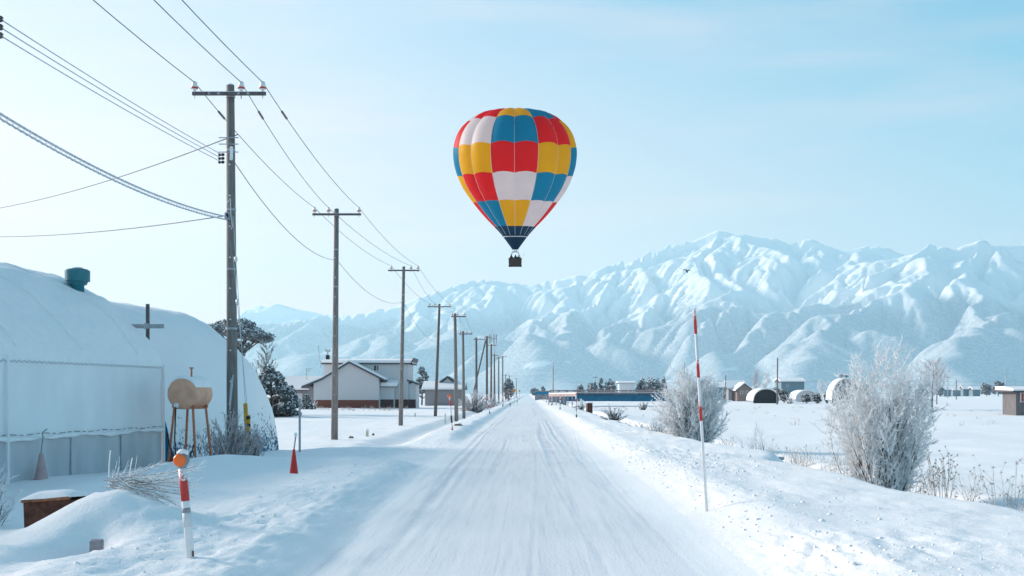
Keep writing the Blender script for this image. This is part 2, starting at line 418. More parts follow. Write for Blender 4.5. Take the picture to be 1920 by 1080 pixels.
# ---------------------------------------------------------------- the mountains
def mountains():
    dx = 46.0
    X0, X1, Y0, Y1 = -8096, 8096, 6600, 16720
    nx, ny = int((X1-X0)/dx)+1, int((Y1-Y0)/dx)+1
    gx, gy = np.meshgrid(X0 + np.arange(nx)*dx, Y0 + np.arange(ny)*dx)
    SOFT = 170.0
    def hp(px, py, dk):
        D = dk*1000.0; g = (VY-py)/F*D
        return ((px-VX)/F*D, D, (g + math.sqrt(g*g + 4*SOFT*g))/2)
    ridges = [
        # far left peak
        [(120,640,16),(300,628,16),(420,606,16),(480,589,16),(510,571,16),(525,569,16),(545,577,16),(600,588,16),(680,596,15.6),(760,600,15.2)],
        # left massif up to the great peak
        [(-300,640,12.5),(100,640,12),(300,645,11.5),(440,640,11.2),(540,605,11.4),(600,594,11.6),(650,592,11.8),(700,584,11.9),(745,574,12),(790,556,12),(830,542,12.1),(870,530,12.2),(905,524,12.3),(940,528,12.4),(980,540,12.4),(1010,532,12.4),(1050,525,12.3),(1085,514,12.3),(1105,517,12.3),(1130,501,12.3),(1165,491,12.4),(1190,490,12.5)],
        [(1190,490,12.5),(1215,475,12.7),(1250,462,12.9),(1300,452,13),(1335,436,13),(1350,431,13),(1366,437,13),(1380,445,13),(1392,439,13),(1420,445,13),(1455,447,13.1),(1480,460,13.1),(1500,452,13),(1520,448,13),(1550,461,13),(1580,470,13),(1602,467,13),(1625,461,13),(1660,465,13.1),(1690,477,13.1),(1720,492,13.2),(1800,500,13.4)],
        # right hand ridge that starts low in front
        [(1330,660,8.0),(1400,625,8.6),(1450,596,9.1),(1510,565,9.6),(1580,537,10.1),(1650,512,10.5),(1705,486,10.9),(1740,459,11.2),(1765,463,11.3),(1790,468,11.3),(1815,457,11.3),(1840,449,11.3),(1860,460,11.3),(1885,462,11.3),(1920,458,11.3),(2000,452,11.4),(2090,478,11.5),(2200,470,11.6),(2400,500,11.6)],
        # spurs that come forward
        [(1350,431,13),(1310,470,12.3),(1325,500,11.8),(1356,545,11.0)],
        [(1250,462,12.9),(1225,500,12.2),(1240,540,11.4),(1200,585,10.2),(1120,630,9.0)],
        [(1520,448,13),(1500,490,12.4),(1540,505,12.0),(1480,550,11.2)],
        [(1602,467,13),(1570,505,12.3),(1500,530,11.6)],
        [(1840,449,11.3),(1800,490,10.7),(1730,505,10.2),(1640,545,9.5),(1560,590,8.7),(1500,640,7.8)],
        [(1730,505,10.2),(1800,540,9.6),(1850,590,8.8)],
        [(2000,452,11.4),(1980,520,10.0),(1900,560,9.2),(1800,620,8.2),(1700,665,7.4)],
        [(1085,514,12.3),(1060,560,11.4),(1000,590,10.6),(930,640,9.2)],
        [(1165,491,12.4),(1130,540,11.6),(1060,590,10.2),(1020,640,8.8)],
        [(905,524,12.3),(900,555,11.6),(840,590,10.8),(760,640,9.4)],
        [(790,556,12),(740,600,11),(650,640,9.6)],
        [(1280,600,9.0),(1340,575,9.6),(1400,560,10.2),(1440,590,9.6)],
    ]
    clampz = np.full((ny, nx), -1.0); crest = np.zeros((ny, nx), bool)
    pts = []
    for ri, R in enumerate(ridges):
        w = [hp(*p) for p in R]
        for a, b in zip(w[:-1], w[1:]):
            L = math.hypot(b[0]-a[0], b[1]-a[1]); k = max(2, int(L/30))
            for t in np.linspace(0, 1, k, endpoint=False):
                pts.append([a[j]+(b[j]-a[j])*t for j in range(3)] + [ri])
        pts.append(list(w[-1]) + [ri])
    pts = np.array(pts)
    for x, y, z, ri in pts:
        i, j = int(round((y-Y0)/dx)), int(round((x-X0)/dx))
        if 0 <= i < ny and 0 <= j < nx: clampz[i, j] = max(clampz[i, j], z); crest[i, j] |= (ri < 3) or (ri == 3 and y > 10300)
    # tent round the ridges
    Z = np.full((ny, nx), -200.0)
    wx = gx + 260*fbm(gx/900, gy/900, 3, 3); wy = gy + 260*fbm(gx/900, gy/900, 3, 4)
    sl = 0.50 + 0.10*fbm(gx/2500, gy/2500, 2, 8)
    for x, y, z, _ in pts[::3]:
        d = np.hypot(wx-x, wy-y)
        np.maximum(Z, z - sl*d*(1 + 0.00010*d*0) + 0.00004*d*d*np.clip(1-d/6000, 0, 1), out=Z)
    foot = 60*np.clip((gy-7000)/2500, 0, 1)*np.clip((8096-np.abs(gx))/1500, 0, 1)
    Z = np.maximum(Z, foot + 25*fbm(gx/700, gy/700, 3, 12)*np.clip((gy-7000)/1500, 0, 1))
    Z += 60*fbm(gx/800, gy/800, 4, 14)*np.clip(Z/400, 0.1, 1)
    cm_ = clampz > 0
    Z = np.where(cm_, clampz, Z)
    Z[0, :] = -30
    # let water cut the valleys
    N = nx*ny
    nb = [(-1, 1.0), (1, 1.0), (-nx, 1.0), (nx, 1.0), (-nx-1, 1.414), (-nx+1, 1.414), (nx-1, 1.414), (nx+1, 1.414)]
    for it in range(8):
        z = Z.ravel().tolist(); par = [-1]*N; dist = [1.0]*N; done = bytearray(N); order = []
        hq = [(z[j], j) for j in range(nx)] + [(z[i*nx], i*nx) for i in range(1, ny)] + [(z[i*nx+nx-1], i*nx+nx-1) for i in range(1, ny)]
        heapq.heapify(hq)
        for _, j in hq: done[j] = 1
        lo = nx
        while hq:
            h, c = heapq.heappop(hq); order.append(c)
            cj = c % nx
            for o_, dd in nb:
                q = c + o_
                if q < 0 or q >= N or done[q] or abs(q % nx - cj) > 1: continue
                done[q] = 1; par[q] = c; dist[q] = dd
                zq = z[q]
                if zq < h + 0.02: zq = h + 0.02; z[q] = zq
                heapq.heappush(hq, (zq, q))
        A = [1.0]*N
        for c in reversed(order):
            if par[c] >= 0: A[par[c]] += A[c]
        K = 0.10
        for c in order:
            p = par[c]
            if p >= 0:
                Fk = K * (A[c] ** 0.5) / dist[c]
                z[c] = (z[c] + Fk*z[p]) / (1 + Fk)
        Z = np.array(z).reshape(ny, nx)
        # scree
        P = np.pad(Z, 1, mode='edge')
        lap = (P[:-2, 1:-1] + P[2:, 1:-1] + P[1:-1, :-2] + P[1:-1, 2:])/4 - Z
        Z = Z + 0.10*lap
        Z = np.where(crest | (cm_ & (it < 4)), clampz*0.985 + 0.015*Z, Z)
    # round off the wooded foothills, keep the high crests sharp
    for _ in range(3):
        P = np.pad(Z, 1, mode='edge')
        bl_ = (P[:-2, 1:-1] + P[2:, 1:-1] + P[1:-1, :-2] + P[1:-1, 2:] + P[:-2, :-2] + P[2:, 2:] + P[:-2, 2:] + P[2:, :-2])/8
        w_ = 0.7*(1 - sstep(350, 800, Z))
        Z = Z*(1-w_) + bl_*w_
    Zp = np.clip(Z, 0, None)
    Z = np.where(Z > 0, Zp*Zp/(Zp + SOFT), Z)
    # finer grid
    k = 2
    def up(Zc, axis):
        Zc = np.moveaxis(Zc, axis, 0); n = Zc.shape[0]
        P = np.concatenate([Zc[:1], Zc, Zc[-1:], Zc[-1:]], 0)
        out = np.empty(((n-1)*k+1,) + Zc.shape[1:])
        for s in range(k):
            t = s/k; p0, p1, p2, p3 = P[:n-1], P[1:n], P[2:n+1], P[3:n+2]
            val = 0.5*((2*p1) + (-p0+p2)*t + (2*p0-5*p1+4*p2-p3)*t*t + (-p0+3*p1-3*p2+p3)*t**3)
            out[s:(n-1)*k:k] = val
        out[-1] = Zc[-1]
        return np.moveaxis(out, 0, axis)
    Zf = up(up(Z, 0), 1)
    ny2, nx2 = Zf.shape
    fx, fy = np.meshgrid(X0 + np.arange(nx2)*dx/k, Y0 + np.arange(ny2)*dx/k)
    rid = 1 - np.abs(fbm(fx/190, fy/190, 4, 70, 0.55))
    rid2 = 1 - np.abs(fbm(fx/75, fy/75, 3, 75, 0.55))
    amp = np.clip(Zf/900, 0.03, 1)
    CR = np.zeros(Zf.shape, bool); CR[::k, ::k] = crest
    CR[:-1] |= CR[1:].copy(); CR[:, :-1] |= CR[:, 1:].copy(); ZC = Zf.copy()
    Zf = Zf + amp*(26*(rid-0.75) + 12*(rid2-0.7))
    # sharpen the gullies: run water down the finer surface
    dxf = dx/k
    N2 = nx2*ny2; idx = np.arange(N2).reshape(ny2, nx2)
    keepc = np.zeros((ny2, nx2), bool)
    for it in range(7):
        best = np.zeros((ny2, nx2)); rec = idx.copy(); dst = np.ones((ny2, nx2))
        for dy_ in (-1, 0, 1):
            for dx_ in (-1, 0, 1):
                if not (dy_ or dx_): continue
                dl = math.hypot(dx_, dy_)
                ys0, ys1 = max(0, -dy_), ny2 - max(0, dy_); xs0, xs1 = max(0, -dx_), nx2 - max(0, dx_)
                a_ = Zf[ys0:ys1, xs0:xs1]; b_ = Zf[ys0+dy_:ys1+dy_, xs0+dx_:xs1+dx_]
                sl_ = (a_ - b_)/dl; bs = best[ys0:ys1, xs0:xs1]; m_ = sl_ > bs
                bs[m_] = sl_[m_]; rec[ys0:ys1, xs0:xs1][m_] = idx[ys0+dy_:ys1+dy_, xs0+dx_:xs1+dx_][m_]; dst[ys0:ys1, xs0:xs1][m_] = dl
        order = np.argsort(Zf.ravel())
        ol = order.tolist(); rl = rec.ravel().tolist()
        A = [1.0]*N2
        for c in reversed(ol):
            q = rl[c]
            if q != c: A[q] += A[c]
        Fk = (0.09*np.sqrt(np.minimum(np.array(A), 900))/dst.ravel()).tolist()
        z = Zf.ravel().tolist()
        for c in ol:
            q = rl[c]
            if q != c: f_ = Fk[c]; z[c] = (z[c] + f_*z[q])/(1 + f_)
        Zn = np.array(z).reshape(ny2, nx2)
        mixw = sstep(150, 500, Zf)*0.9 + 0.1
        Zf = Zf*(1-mixw) + Zn*mixw
        P = np.pad(Zf, 1, mode='edge')
        Zf = Zf + 0.04*((P[:-2, 1:-1] + P[2:, 1:-1] + P[1:-1, :-2] + P[1:-1, 2:])/4 - Zf)
        Zf = np.where(CR, np.maximum(Zf, ZC), Zf)
    Zf = Zf + sstep(450, 800, Zf)*9*(1 - np.abs(fbm(fx/62, fy/95, 2, 171)) - 0.7)
    # forest on the lower slopes makes them bristle
    Zf = Zf + (1-sstep(600, 1000, Zf)) * sstep(20, 120, Zf) * 1.2*RNG.standard_normal(Zf.shape)
    Zf[0, :] = -30
    keep = (Zf > -29)
    ii = np.arange(ny2-1)[:, None]*nx2 + np.arange(nx2-1)[None, :]
    q = np.stack([ii, ii+1, ii+1+nx2, ii+nx2], -1).reshape(-1, 4)
    m = bpy.data.materials.new('mountain_snow'); m.use_nodes = True
    n, l = nodes_of(m); b = n['Principled BSDF']; b.inputs['Roughness'].default_value = 0.8; b.inputs['Specular IOR Level'].default_value = 0.1
    g = n.new('ShaderNodeNewGeometry'); sp = n.new('ShaderNodeSeparateXYZ'); l.new(g.outputs['Position'], sp.inputs['Vector'])
    t1 = n.new('ShaderNodeTexNoise'); t1.inputs['Scale'].default_value = 0.0016; t1.inputs['Detail'].default_value = 6; l.new(g.outputs['Position'], t1.inputs['Vector'])
    a1 = n.new('ShaderNodeMath'); a1.operation = 'MULTIPLY_ADD'; a1.inputs[1].default_value = -700; l.new(t1.outputs['Fac'], a1.inputs[0]); l.new(sp.outputs['Z'], a1.inputs[2])
    r1 = n.new('ShaderNodeMapRange'); r1.inputs['From Min'].default_value = 250; r1.inputs['From Max'].default_value = 480; l.new(a1.outputs[0], r1.inputs['Value'])
    t2 = n.new('ShaderNodeTexNoise'); t2.inputs['Scale'].default_value = 0.045; t2.inputs['Detail'].default_value = 3; l.new(g.outputs['Position'], t2.inputs['Vector'])
    r2 = n.new('ShaderNodeMapRange'); r2.inputs['From Min'].default_value = 0.40; r2.inputs['From Max'].default_value = 0.62; l.new(t2.outputs['Fac'], r2.inputs['Value'])
    mf = n.new('ShaderNodeMix'); mf.data_type = 'RGBA'; l.new(r2.outputs['Result'], mf.inputs['Factor'])
    mf.inputs['A'].default_value = (0.40, 0.43, 0.47, 1); mf.inputs['B'].default_value = (0.60, 0.62, 0.65, 1)  # forest tone lightened: thicker haze low down is painted into it
    mz = n.new('ShaderNodeMix'); mz.data_type = 'RGBA'; l.new(r1.outputs['Result'], mz.inputs['Factor'])
    l.new(mf.outputs['Result'], mz.inputs['A']); mz.inputs['B'].default_value = (0.88, 0.89, 0.90, 1)
    l.new(mz.outputs['Result'], b.inputs['Base Color'])
    # wind-cut ribs and rock on the open slopes above the trees
    tr_ = n.new('ShaderNodeTexNoise'); tr_.noise_type = 'RIDGED_MULTIFRACTAL'; tr_.inputs['Scale'].default_value = 0.0075; tr_.inputs['Detail'].default_value = 6; tr_.inputs['Roughness'].default_value = 0.6
    l.new(g.outputs['Position'], tr_.inputs['Vector'])
    hm1 = n.new('ShaderNodeMath'); hm1.operation = 'MULTIPLY'; l.new(tr_.outputs['Fac'], hm1.inputs[0]); l.new(r1.outputs['Result'], hm1.inputs[1])
    bpm = n.new('ShaderNodeBump'); bpm.inputs['Strength'].default_value = 0.75; bpm.inputs['Distance'].default_value = 22.0
    l.new(hm1.outputs[0], bpm.inputs['Height']); l.new(bpm.outputs['Normal'], b.inputs['Normal'])
    # treeless clearings on the lower slopes
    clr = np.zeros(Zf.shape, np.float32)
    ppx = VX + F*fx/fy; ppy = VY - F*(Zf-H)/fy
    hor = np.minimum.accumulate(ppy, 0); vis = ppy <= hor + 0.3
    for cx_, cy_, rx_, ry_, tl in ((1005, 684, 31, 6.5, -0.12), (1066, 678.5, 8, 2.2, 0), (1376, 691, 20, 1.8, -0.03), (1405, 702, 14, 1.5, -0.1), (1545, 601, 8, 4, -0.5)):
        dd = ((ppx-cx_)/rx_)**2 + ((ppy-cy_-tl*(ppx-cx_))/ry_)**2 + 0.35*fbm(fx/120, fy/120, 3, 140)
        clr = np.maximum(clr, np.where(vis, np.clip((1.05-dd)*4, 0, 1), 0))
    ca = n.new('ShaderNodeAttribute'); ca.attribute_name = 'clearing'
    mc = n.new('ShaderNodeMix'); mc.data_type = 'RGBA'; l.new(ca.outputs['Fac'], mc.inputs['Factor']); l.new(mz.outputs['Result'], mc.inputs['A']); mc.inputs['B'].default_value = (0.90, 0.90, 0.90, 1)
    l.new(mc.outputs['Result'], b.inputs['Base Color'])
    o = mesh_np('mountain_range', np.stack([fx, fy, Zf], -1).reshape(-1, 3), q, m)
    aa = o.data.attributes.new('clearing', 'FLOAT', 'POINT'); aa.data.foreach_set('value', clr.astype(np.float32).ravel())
    return tag(o, 'snow covered mountain range with wooded foothills across the horizon', kind='structure')
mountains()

# ---------------------------------------------------------------- the air
hm = bpy.data.materials.new('haze'); hm.use_nodes = True
hn, hl = nodes_of(hm)
hn.remove(hn['Principled BSDF'])
pv = hn.new('ShaderNodeVolumePrincipled')
pv.inputs['Color'].default_value = (0.57, 0.85, 0.99, 1)
pv.inputs['Density'].default_value = 7.8e-5
pv.inputs['Anisotropy'].default_value = 0.35
hl.new(pv.outputs['Volume'], hn['Material Output'].inputs['Volume'])
hb = MB().box((-9700, -300, -45), (9700, 17200, 1900)).build('haze', hm)
tag(hb, 'pale blue winter haze filling the valley air', kind='stuff')
# ---------------------------------------------------------------- materials of things
MT = {
 'snow': M('snow_cover', SNOW_COL, 0.7, var=0.03, bump=0.25, bscale=14),
 'frost': M('frost', (0.80, 0.82, 0.86), 0.8, var=0.08, scale=20),
 'concrete_pole': M('concrete_pole', (0.20, 0.185, 0.18), 0.85, var=0.25, scale=5, stretch=(4, 4, 0.5), bump=0.3, bscale=60),
 'wood_pole': M('wood_pole', (0.15, 0.125, 0.115), 0.9, var=0.3, scale=6, stretch=(5, 5, 0.4), bump=0.4, bscale=30),
 'steel': M('galvanised_steel', (0.36, 0.38, 0.42), 0.5, 0.3, var=0.15),
 'arm': M('dark_steel_arm', (0.12, 0.11, 0.12), 0.6, 0.2, var=0.25),
 'ceramic': M('white_ceramic', (0.75, 0.74, 0.74), 0.3, var=0.04, spec=0.5),
 'ceramic_red': M('red_ceramic_band', (0.45, 0.09, 0.06), 0.4, var=0.1),
 'wire': M('wire', (0.19, 0.20, 0.23), 0.7, var=0.15),
 'frost_wire': M('frosted_wire', (0.52, 0.55, 0.60), 0.8, var=0.25, scale=30),
 'black': M('black_rubber', (0.025, 0.025, 0.03), 0.6, var=0.2),
 'fabric': M('white_tarpaulin', (0.83, 0.83, 0.86), 0.6, var=0.05, scale=1.2, stretch=(1, 1, 0.5), bump=0.25, bscale=5),
 'vinyl': M('grey_vinyl_sheet', (0.50, 0.52, 0.56), 0.35, var=0.16, scale=1.6, stretch=(1, 1, 0.35), bump=0.3, bscale=3, spec=0.5),
 'teal': M('teal_paint', (0.012, 0.16, 0.21), 0.45, var=0.12, spec=0.5),
 'tank': M('salmon_tank_paint', (0.72, 0.37, 0.25), 0.55, var=0.12, scale=5, snow=0.95, snow_noise=0.5),
 'tank_leg': M('rusty_orange_steel', (0.50, 0.17, 0.09), 0.7, var=0.25, scale=12),
 'red': M('red_plastic', (0.60, 0.035, 0.03), 0.5, var=0.10),
 'red_refl': M('red_reflective_tape', (0.52, 0.05, 0.045), 0.5, var=0.35, scale=60, snow=1.3, snow_noise=1.9, snow_scale=70),
 'white': M('white_paint', (0.75, 0.76, 0.78), 0.5, var=0.06, scale=12),
 'dirty_white': M('worn_white_paint', (0.66, 0.66, 0.67), 0.6, var=0.15, scale=10),
 'grey': M('grey_paint', (0.27, 0.28, 0.31), 0.6, var=0.15),
 'orange': M('orange_reflector', (0.95, 0.15, 0.01), 0.35, var=0.08, spec=0.6),
 'orange_dull': M('orange_sign', (0.70, 0.22, 0.05), 0.5, var=0.12),
 'yellow': M('yellow_plastic', (0.62, 0.33, 0.03), 0.5, var=0.12),
 'rust': M('rusted_iron', (0.105, 0.045, 0.032), 0.9, var=0.4, scale=14, bump=0.4, bscale=40),
 'rust_light': M('rust_edge', (0.25, 0.11, 0.06), 0.9, var=0.35, scale=18),
 'stone': M('rough_concrete', (0.28, 0.26, 0.29), 0.9, var=0.2, scale=20, bump=0.5, bscale=50),
 'siding': M('grey_metal_siding', (0.58, 0.56, 0.58), 0.55, var=0.05, wave=('X', 1.6, 0.5)),
 'siding_dark': M('dark_grey_siding', (0.27, 0.26, 0.28), 0.6, var=0.08, wave=('X', 1.6, 0.5)),
 'siding_blue': M('blue_grey_siding', (0.16, 0.24, 0.29), 0.6, var=0.08, wave=('X', 1.6, 0.5)),
 'plinth': M('brick_red_plinth', (0.19, 0.062, 0.045), 0.8, var=0.2, scale=3, stretch=(1, 1, 3)),
 'plinth_dark': M('dark_brown_plinth', (0.085, 0.045, 0.042), 0.8, var=0.2, scale=3),
 'trim': M('dark_fascia', (0.075, 0.075, 0.095), 0.6, var=0.1),
 'glass': M('dark_glass', (0.05, 0.06, 0.07), 0.1, var=0.3, scale=2, spec=0.8),
 'curtain': M('brown_curtain', (0.27, 0.20, 0.18), 0.8, var=0.2),
 'blue_girder': M('blue_girder_paint', (0.02, 0.20, 0.36), 0.5, var=0.10, scale=1.5),
 'rail': M('rose_brown_rail', (0.36, 0.28, 0.28), 0.6, var=0.15, snow=0.8),
 'shed_wood': M('grey_boards', (0.15, 0.145, 0.155), 0.9, var=0.2, scale=4, stretch=(1, 1, 0.3)),
 'red_window': M('red_window_frame', (0.33, 0.07, 0.05), 0.6, var=0.15),
 'bark': M('dark_bark', (0.055, 0.042, 0.040), 0.95, var=0.3, scale=12, snow=1.15, snow_noise=1.1, snow_scale=20),
 'bark_frost': M('frosted_bark', (0.24, 0.22, 0.22), 0.95, var=0.4, scale=25, snow=0.75, snow_noise=0.9, snow_scale=24),
 'twig': M('frosted_twigs', (0.88, 0.91, 0.96), 0.9, var=0.18, scale=9),
 'twig_pink': M('pinkish_frosted_twigs', (0.60, 0.54, 0.56), 0.9, var=0.25, scale=9),
 'twig_grey': M('grey_frosted_twigs', (0.62, 0.62, 0.66), 0.9, var=0.25, scale=8),
 'needles': M('dark_needles', (0.055, 0.070, 0.078), 0.9, var=0.35, scale=3, snow=0.80, snow_noise=0.8, snow_scale=4),
 'needles_frost': M('frosted_needles', (0.16, 0.18, 0.20), 0.9, var=0.3, scale=2, snow=0.9, snow_noise=0.8, snow_scale=3),
 'straw': M('frosted_straw', (0.50, 0.44, 0.40), 0.9, var=0.25, scale=7),
 'soil': M('dark_bank_soil', (0.12, 0.085, 0.065), 0.95, var=0.4, scale=9, snow=0.95, snow_noise=0.6),
 'wicker': M('dark_wicker', (0.055, 0.038, 0.034), 0.8, var=0.35, scale=10, bump=0.5, bscale=12),
 'cloth_dark': M('dark_jacket', (0.03, 0.032, 0.05), 0.9, var=0.15),
 'skin': M('skin', (0.45, 0.28, 0.22), 0.6, var=0.05),
 'bird': M('black_feathers', (0.012, 0.012, 0.014), 0.7, var=0.2),
}
def snowy_blue():
    """blue corrugated sheet plastered with snow; bare patches low down where it has slid off"""
    m = bpy.data.materials.new('snow_plastered_blue_sheet'); m.use_nodes = True
    n, l = nodes_of(m); b = n['Principled BSDF']; b.inputs['Roughness'].default_value = 0.65; b.inputs['Specular IOR Level'].default_value = 0.2
    t = n.new('ShaderNodeTexCoord'); sp = n.new('ShaderNodeSeparateXYZ'); l.new(t.outputs['Object'], sp.inputs['Vector'])
    n1 = n.new('ShaderNodeTexNoise'); n1.inputs['Scale'].default_value = 0.9; n1.inputs['Detail'].default_value = 5; l.new(t.outputs['Object'], n1.inputs['Vector'])
    n2 = n.new('ShaderNodeTexNoise'); n2.inputs['Scale'].default_value = 11; n2.inputs['Detail'].default_value = 4; l.new(t.outputs['Object'], n2.inputs['Vector'])
    a = n.new('ShaderNodeMath'); a.operation = 'MULTIPLY_ADD'; a.inputs[1].default_value = 0.9; l.new(n1.outputs['Fac'], a.inputs[0])
    s = n.new('ShaderNodeMath'); s.operation = 'MULTIPLY_ADD'; s.inputs[1].default_value = 1.5; l.new(n2.outputs['Fac'], s.inputs[0]); l.new(a.outputs[0], s.inputs[2])
    z = n.new('ShaderNodeMapRange'); z.inputs['From Min'].default_value = 0.2; z.inputs['From Max'].default_value = 2.3; z.inputs['To Min'].default_value = 0.02; z.inputs['To Max'].default_value = 0.75
    l.new(sp.outputs['Z'], z.inputs['Value']); l.new(z.outputs['Result'], a.inputs[2])
    r = n.new('ShaderNodeMapRange'); r.inputs['From Min'].default_value = 1.16; r.inputs['From Max'].default_value = 1.34; l.new(s.outputs[0], r.inputs['Value'])
    mx = n.new('ShaderNodeMix'); mx.data_type = 'RGBA'; l.new(r.outputs['Result'], mx.inputs['Factor'])
    mx.inputs['A'].default_value = (0.018, 0.10, 0.20, 1); mx.inputs['B'].default_value = SNOW_COL + (1,)
    l.new(mx.outputs['Result'], b.inputs['Base Color'])
    bp = n.new('ShaderNodeBump'); bp.inputs['Strength'].default_value = 0.4; bp.inputs['Distance'].default_value = 0.04
    l.new(r.outputs['Result'], bp.inputs['Height']); l.new(bp.outputs['Normal'], b.inputs['Normal'])
    return m
MT['snowy_blue'] = snowy_blue()

def segs_mesh(P0, P1, R0, R1, n=3):
    """many straight tapered twigs in one go"""
    P0, P1 = np.asarray(P0, float), np.asarray(P1, float); R0, R1 = np.asarray(R0, float), np.asarray(R1, float)
    d = P1 - P0; d /= np.maximum(np.linalg.norm(d, axis=1, keepdims=True), 1e-9)
    ref = np.where(np.abs(d[:, 2:3]) > 0.9, np.array([[1.0, 0, 0]]), np.array([[0, 0, 1.0]]))
    u = np.cross(d, ref); u /= np.linalg.norm(u, axis=1, keepdims=True); w = np.cross(d, u)
    m = len(P0); vs_ = np.empty((m, 2*n, 3))
    for k in range(n):
        a = 2*math.pi*k/n; o = u*math.cos(a) + w*math.sin(a)
        vs_[:, k] = P0 + o*R0[:, None]; vs_[:, n+k] = P1 + o*R1[:, None]
    base = (np.arange(m)*2*n)[:, None]
    fs_ = np.concatenate([base + np.array([[k, (k+1) % n, n+(k+1) % n, n+k]]) for k in range(n)], 0)
    return vs_.reshape(-1, 3), fs_

# ---------------------------------------------------------------- utility poles along the road
def lathe_ins(mb, c, s=1.0, n=8):
    mb.lathe([(0.03*s, -0.06*s), (0.05*s, 0.0), (0.085*s, 0.05*s), (0.095*s, 0.11*s), (0.07*s, 0.17*s), (0.075*s, 0.21*s), (0.03*s, 0.25*s)], c, n)

WIRE_PTS = {0: [], 1: [], 2: []}
def utility_pole(name, label, ptop, pbase, D, arm=None, ins=(), mat='concrete_pole', r0=0.15, r1=0.10, detail=False, arm_drop=0.28):
    top = at(*ptop, D); base = at(*pbase, D)
    g = gz(base.x, base.y); b = V((base.x, base.y, min(base.z, g) - 0.25))
    t = thing(name, label, 'utility pole', b, 'utility poles beside the road')
    L = top - b
    MB().tube([(0, 0, 0), L*0.5, L], [r0, (r0+r1)/2, r1], 12).build('shaft', MT[mat], t, True)
    MB().lathe([(r1*0.98, -0.005), (r1*0.9, 0.03), (r1*0.3, 0.05)], L, 10).build('cap', MT['snow'], t)
    if arm:
        zt = L.z - arm_drop
        xl, xr = (arm[0]-VX)/F*D - b.x, (arm[1]-VX)/F*D - b.x
        sx = L.x*(zt/L.z)
        MB().box((xl, -r1-0.10, zt-0.045), (xr, -r1-0.015, zt+0.045)).build('crossarm', MT['arm'], t)
        MB().box((xl+0.01, -r1-0.095, zt+0.047), (xr-0.01, -r1-0.02, zt+0.058)).build('snow_strip', MT['frost'], t)
        MB().tube([(sx, 0, zt-0.07), (sx, 0, zt+0.07)], r1+0.025, 10).build('arm_band', MT['steel'], t)
        if detail:
            k = MB()
            for sg in (-1, 1):
                for q in (0.28, 0.55):
                    xx = sx + sg*q; k.box((xx-0.03, -r1-0.115, zt-0.03), (xx+0.03, -r1-0.101, zt+0.03))
            tag(k.build('arm_plates', MT['steel'], t), kind='stuff')
        for i, px in enumerate(ins):
            xx = (px-VX)/F*D - b.x
            c = (xx, -r1-0.055, zt+0.10)
            mb = MB(); lathe_ins(mb, c); io = mb.build('insulator', MT['ceramic'], t, True)
            MB().lathe([(0.09, 0.035), (0.102, 0.05), (0.102, 0.075), (0.09, 0.09)], c, 8).build('red_band', MT['ceramic_red'], io, True)
            MB().tube([(xx, -r1-0.055, zt-0.14), (xx, -r1-0.055, zt+0.08)], 0.016, 5).build('pin', MT['steel'], io)
            WIRE_PTS[i].append(V((b.x+xx, b.y-r1-0.055, b.z+zt+0.32)))
    if D < 95:
        for i in range(2 if not detail else 4):
            zz = L.z*(0.83 - 0.155*i)
            rr = r0 + (r1-r0)*zz/L.z
            MB().tube([(L.x*zz/L.z, 0, zz-0.03), (L.x*zz/L.z, 0, zz+0.03)], rr+0.012, 10).build('band', MT['steel'], t)
        k = MB()
        for i in range(9):
            zz = 1.6 + i*(L.z-3)/9.0
            k.tube([(L.x*zz/L.z, -r0*1.15, zz), (L.x*zz/L.z+0.0, -r0*0.5, zz)], 0.022, 5)
        tag(k.build('step_bolts', MT['frost'], t), kind='stuff')
    return t, b, L

P1, B1, L1 = utility_pole('utility_pole', 'nearest grey concrete utility pole by the white sheds, tallest in view', (432, 160), (436, 850), 33.3, (364, 501), (368, 455, 495), detail=True, r0=0.165, r1=0.11)
utility_pole('utility_pole', 'second grey utility pole from the camera, standing alone in front of the house', (631, 392), (627, 830), 55.6, (587, 678), (591, 617, 674), r0=0.165, r1=0.11)
utility_pole('utility_pole', 'third utility pole from the camera, before the right end of the house', (757, 500), (751, 805), 80.9, (728, 787), (734, 771, 784), r0=0.16, r1=0.10)
utility_pole('utility_pole', 'dark brown utility pole leaning right, before the grey barn', (824, 570), (816, 785), 114.6, (802, 846), (805, 815, 843), 'wood_pole', r0=0.17, r1=0.11)
utility_pole('utility_pole', 'thick pale grey utility pole beside the barn, right of the leaning one', (853, 588), (856, 788), 105, (846, 874), (848, 858, 871), r0=0.19, r1=0.13)
utility_pole('utility_pole', 'pale grey utility pole with its arm reaching right, at the frosted thicket', (868, 621), (870, 783), 117, (861, 886), (863, 875, 884), r0=0.17, r1=0.11)
utility_pole('utility_pole', 'dark wooden utility pole rising out of the frosted thicket', (893, 633), (893.5, 765), 170, (888, 911), (889, 900, 909), 'wood_pole', r0=0.2, r1=0.14)
pb, Bb, Lb = utility_pole('utility_pole', 'dark braced utility pole just behind the frosted thicket', (913, 630), (913, 758), 188, (908, 922), (909, 916, 921), 'wood_pole', r0=0.21, r1=0.15)
br = at(893, 716, 188) - Bb
MB().tube([V((br.x-0.5, 0, br.z-2.0)), V((Lb.x-0.2, 0, Lb.z-0.7))], 0.12, 6).build('brace', MT['wood_pole'], pb)
FARP = [(921, 645, 755, 205, 0.19), (927, 664, 752, 255, 0.2), (935, 669, 751, 280, 0.22), (942.5, 667, 749, 300, 0.22), (948, 702, 748, 420, 0.22), (955, 704, 747, 520, 0.24), (968, 709, 745, 700, 0.27)]
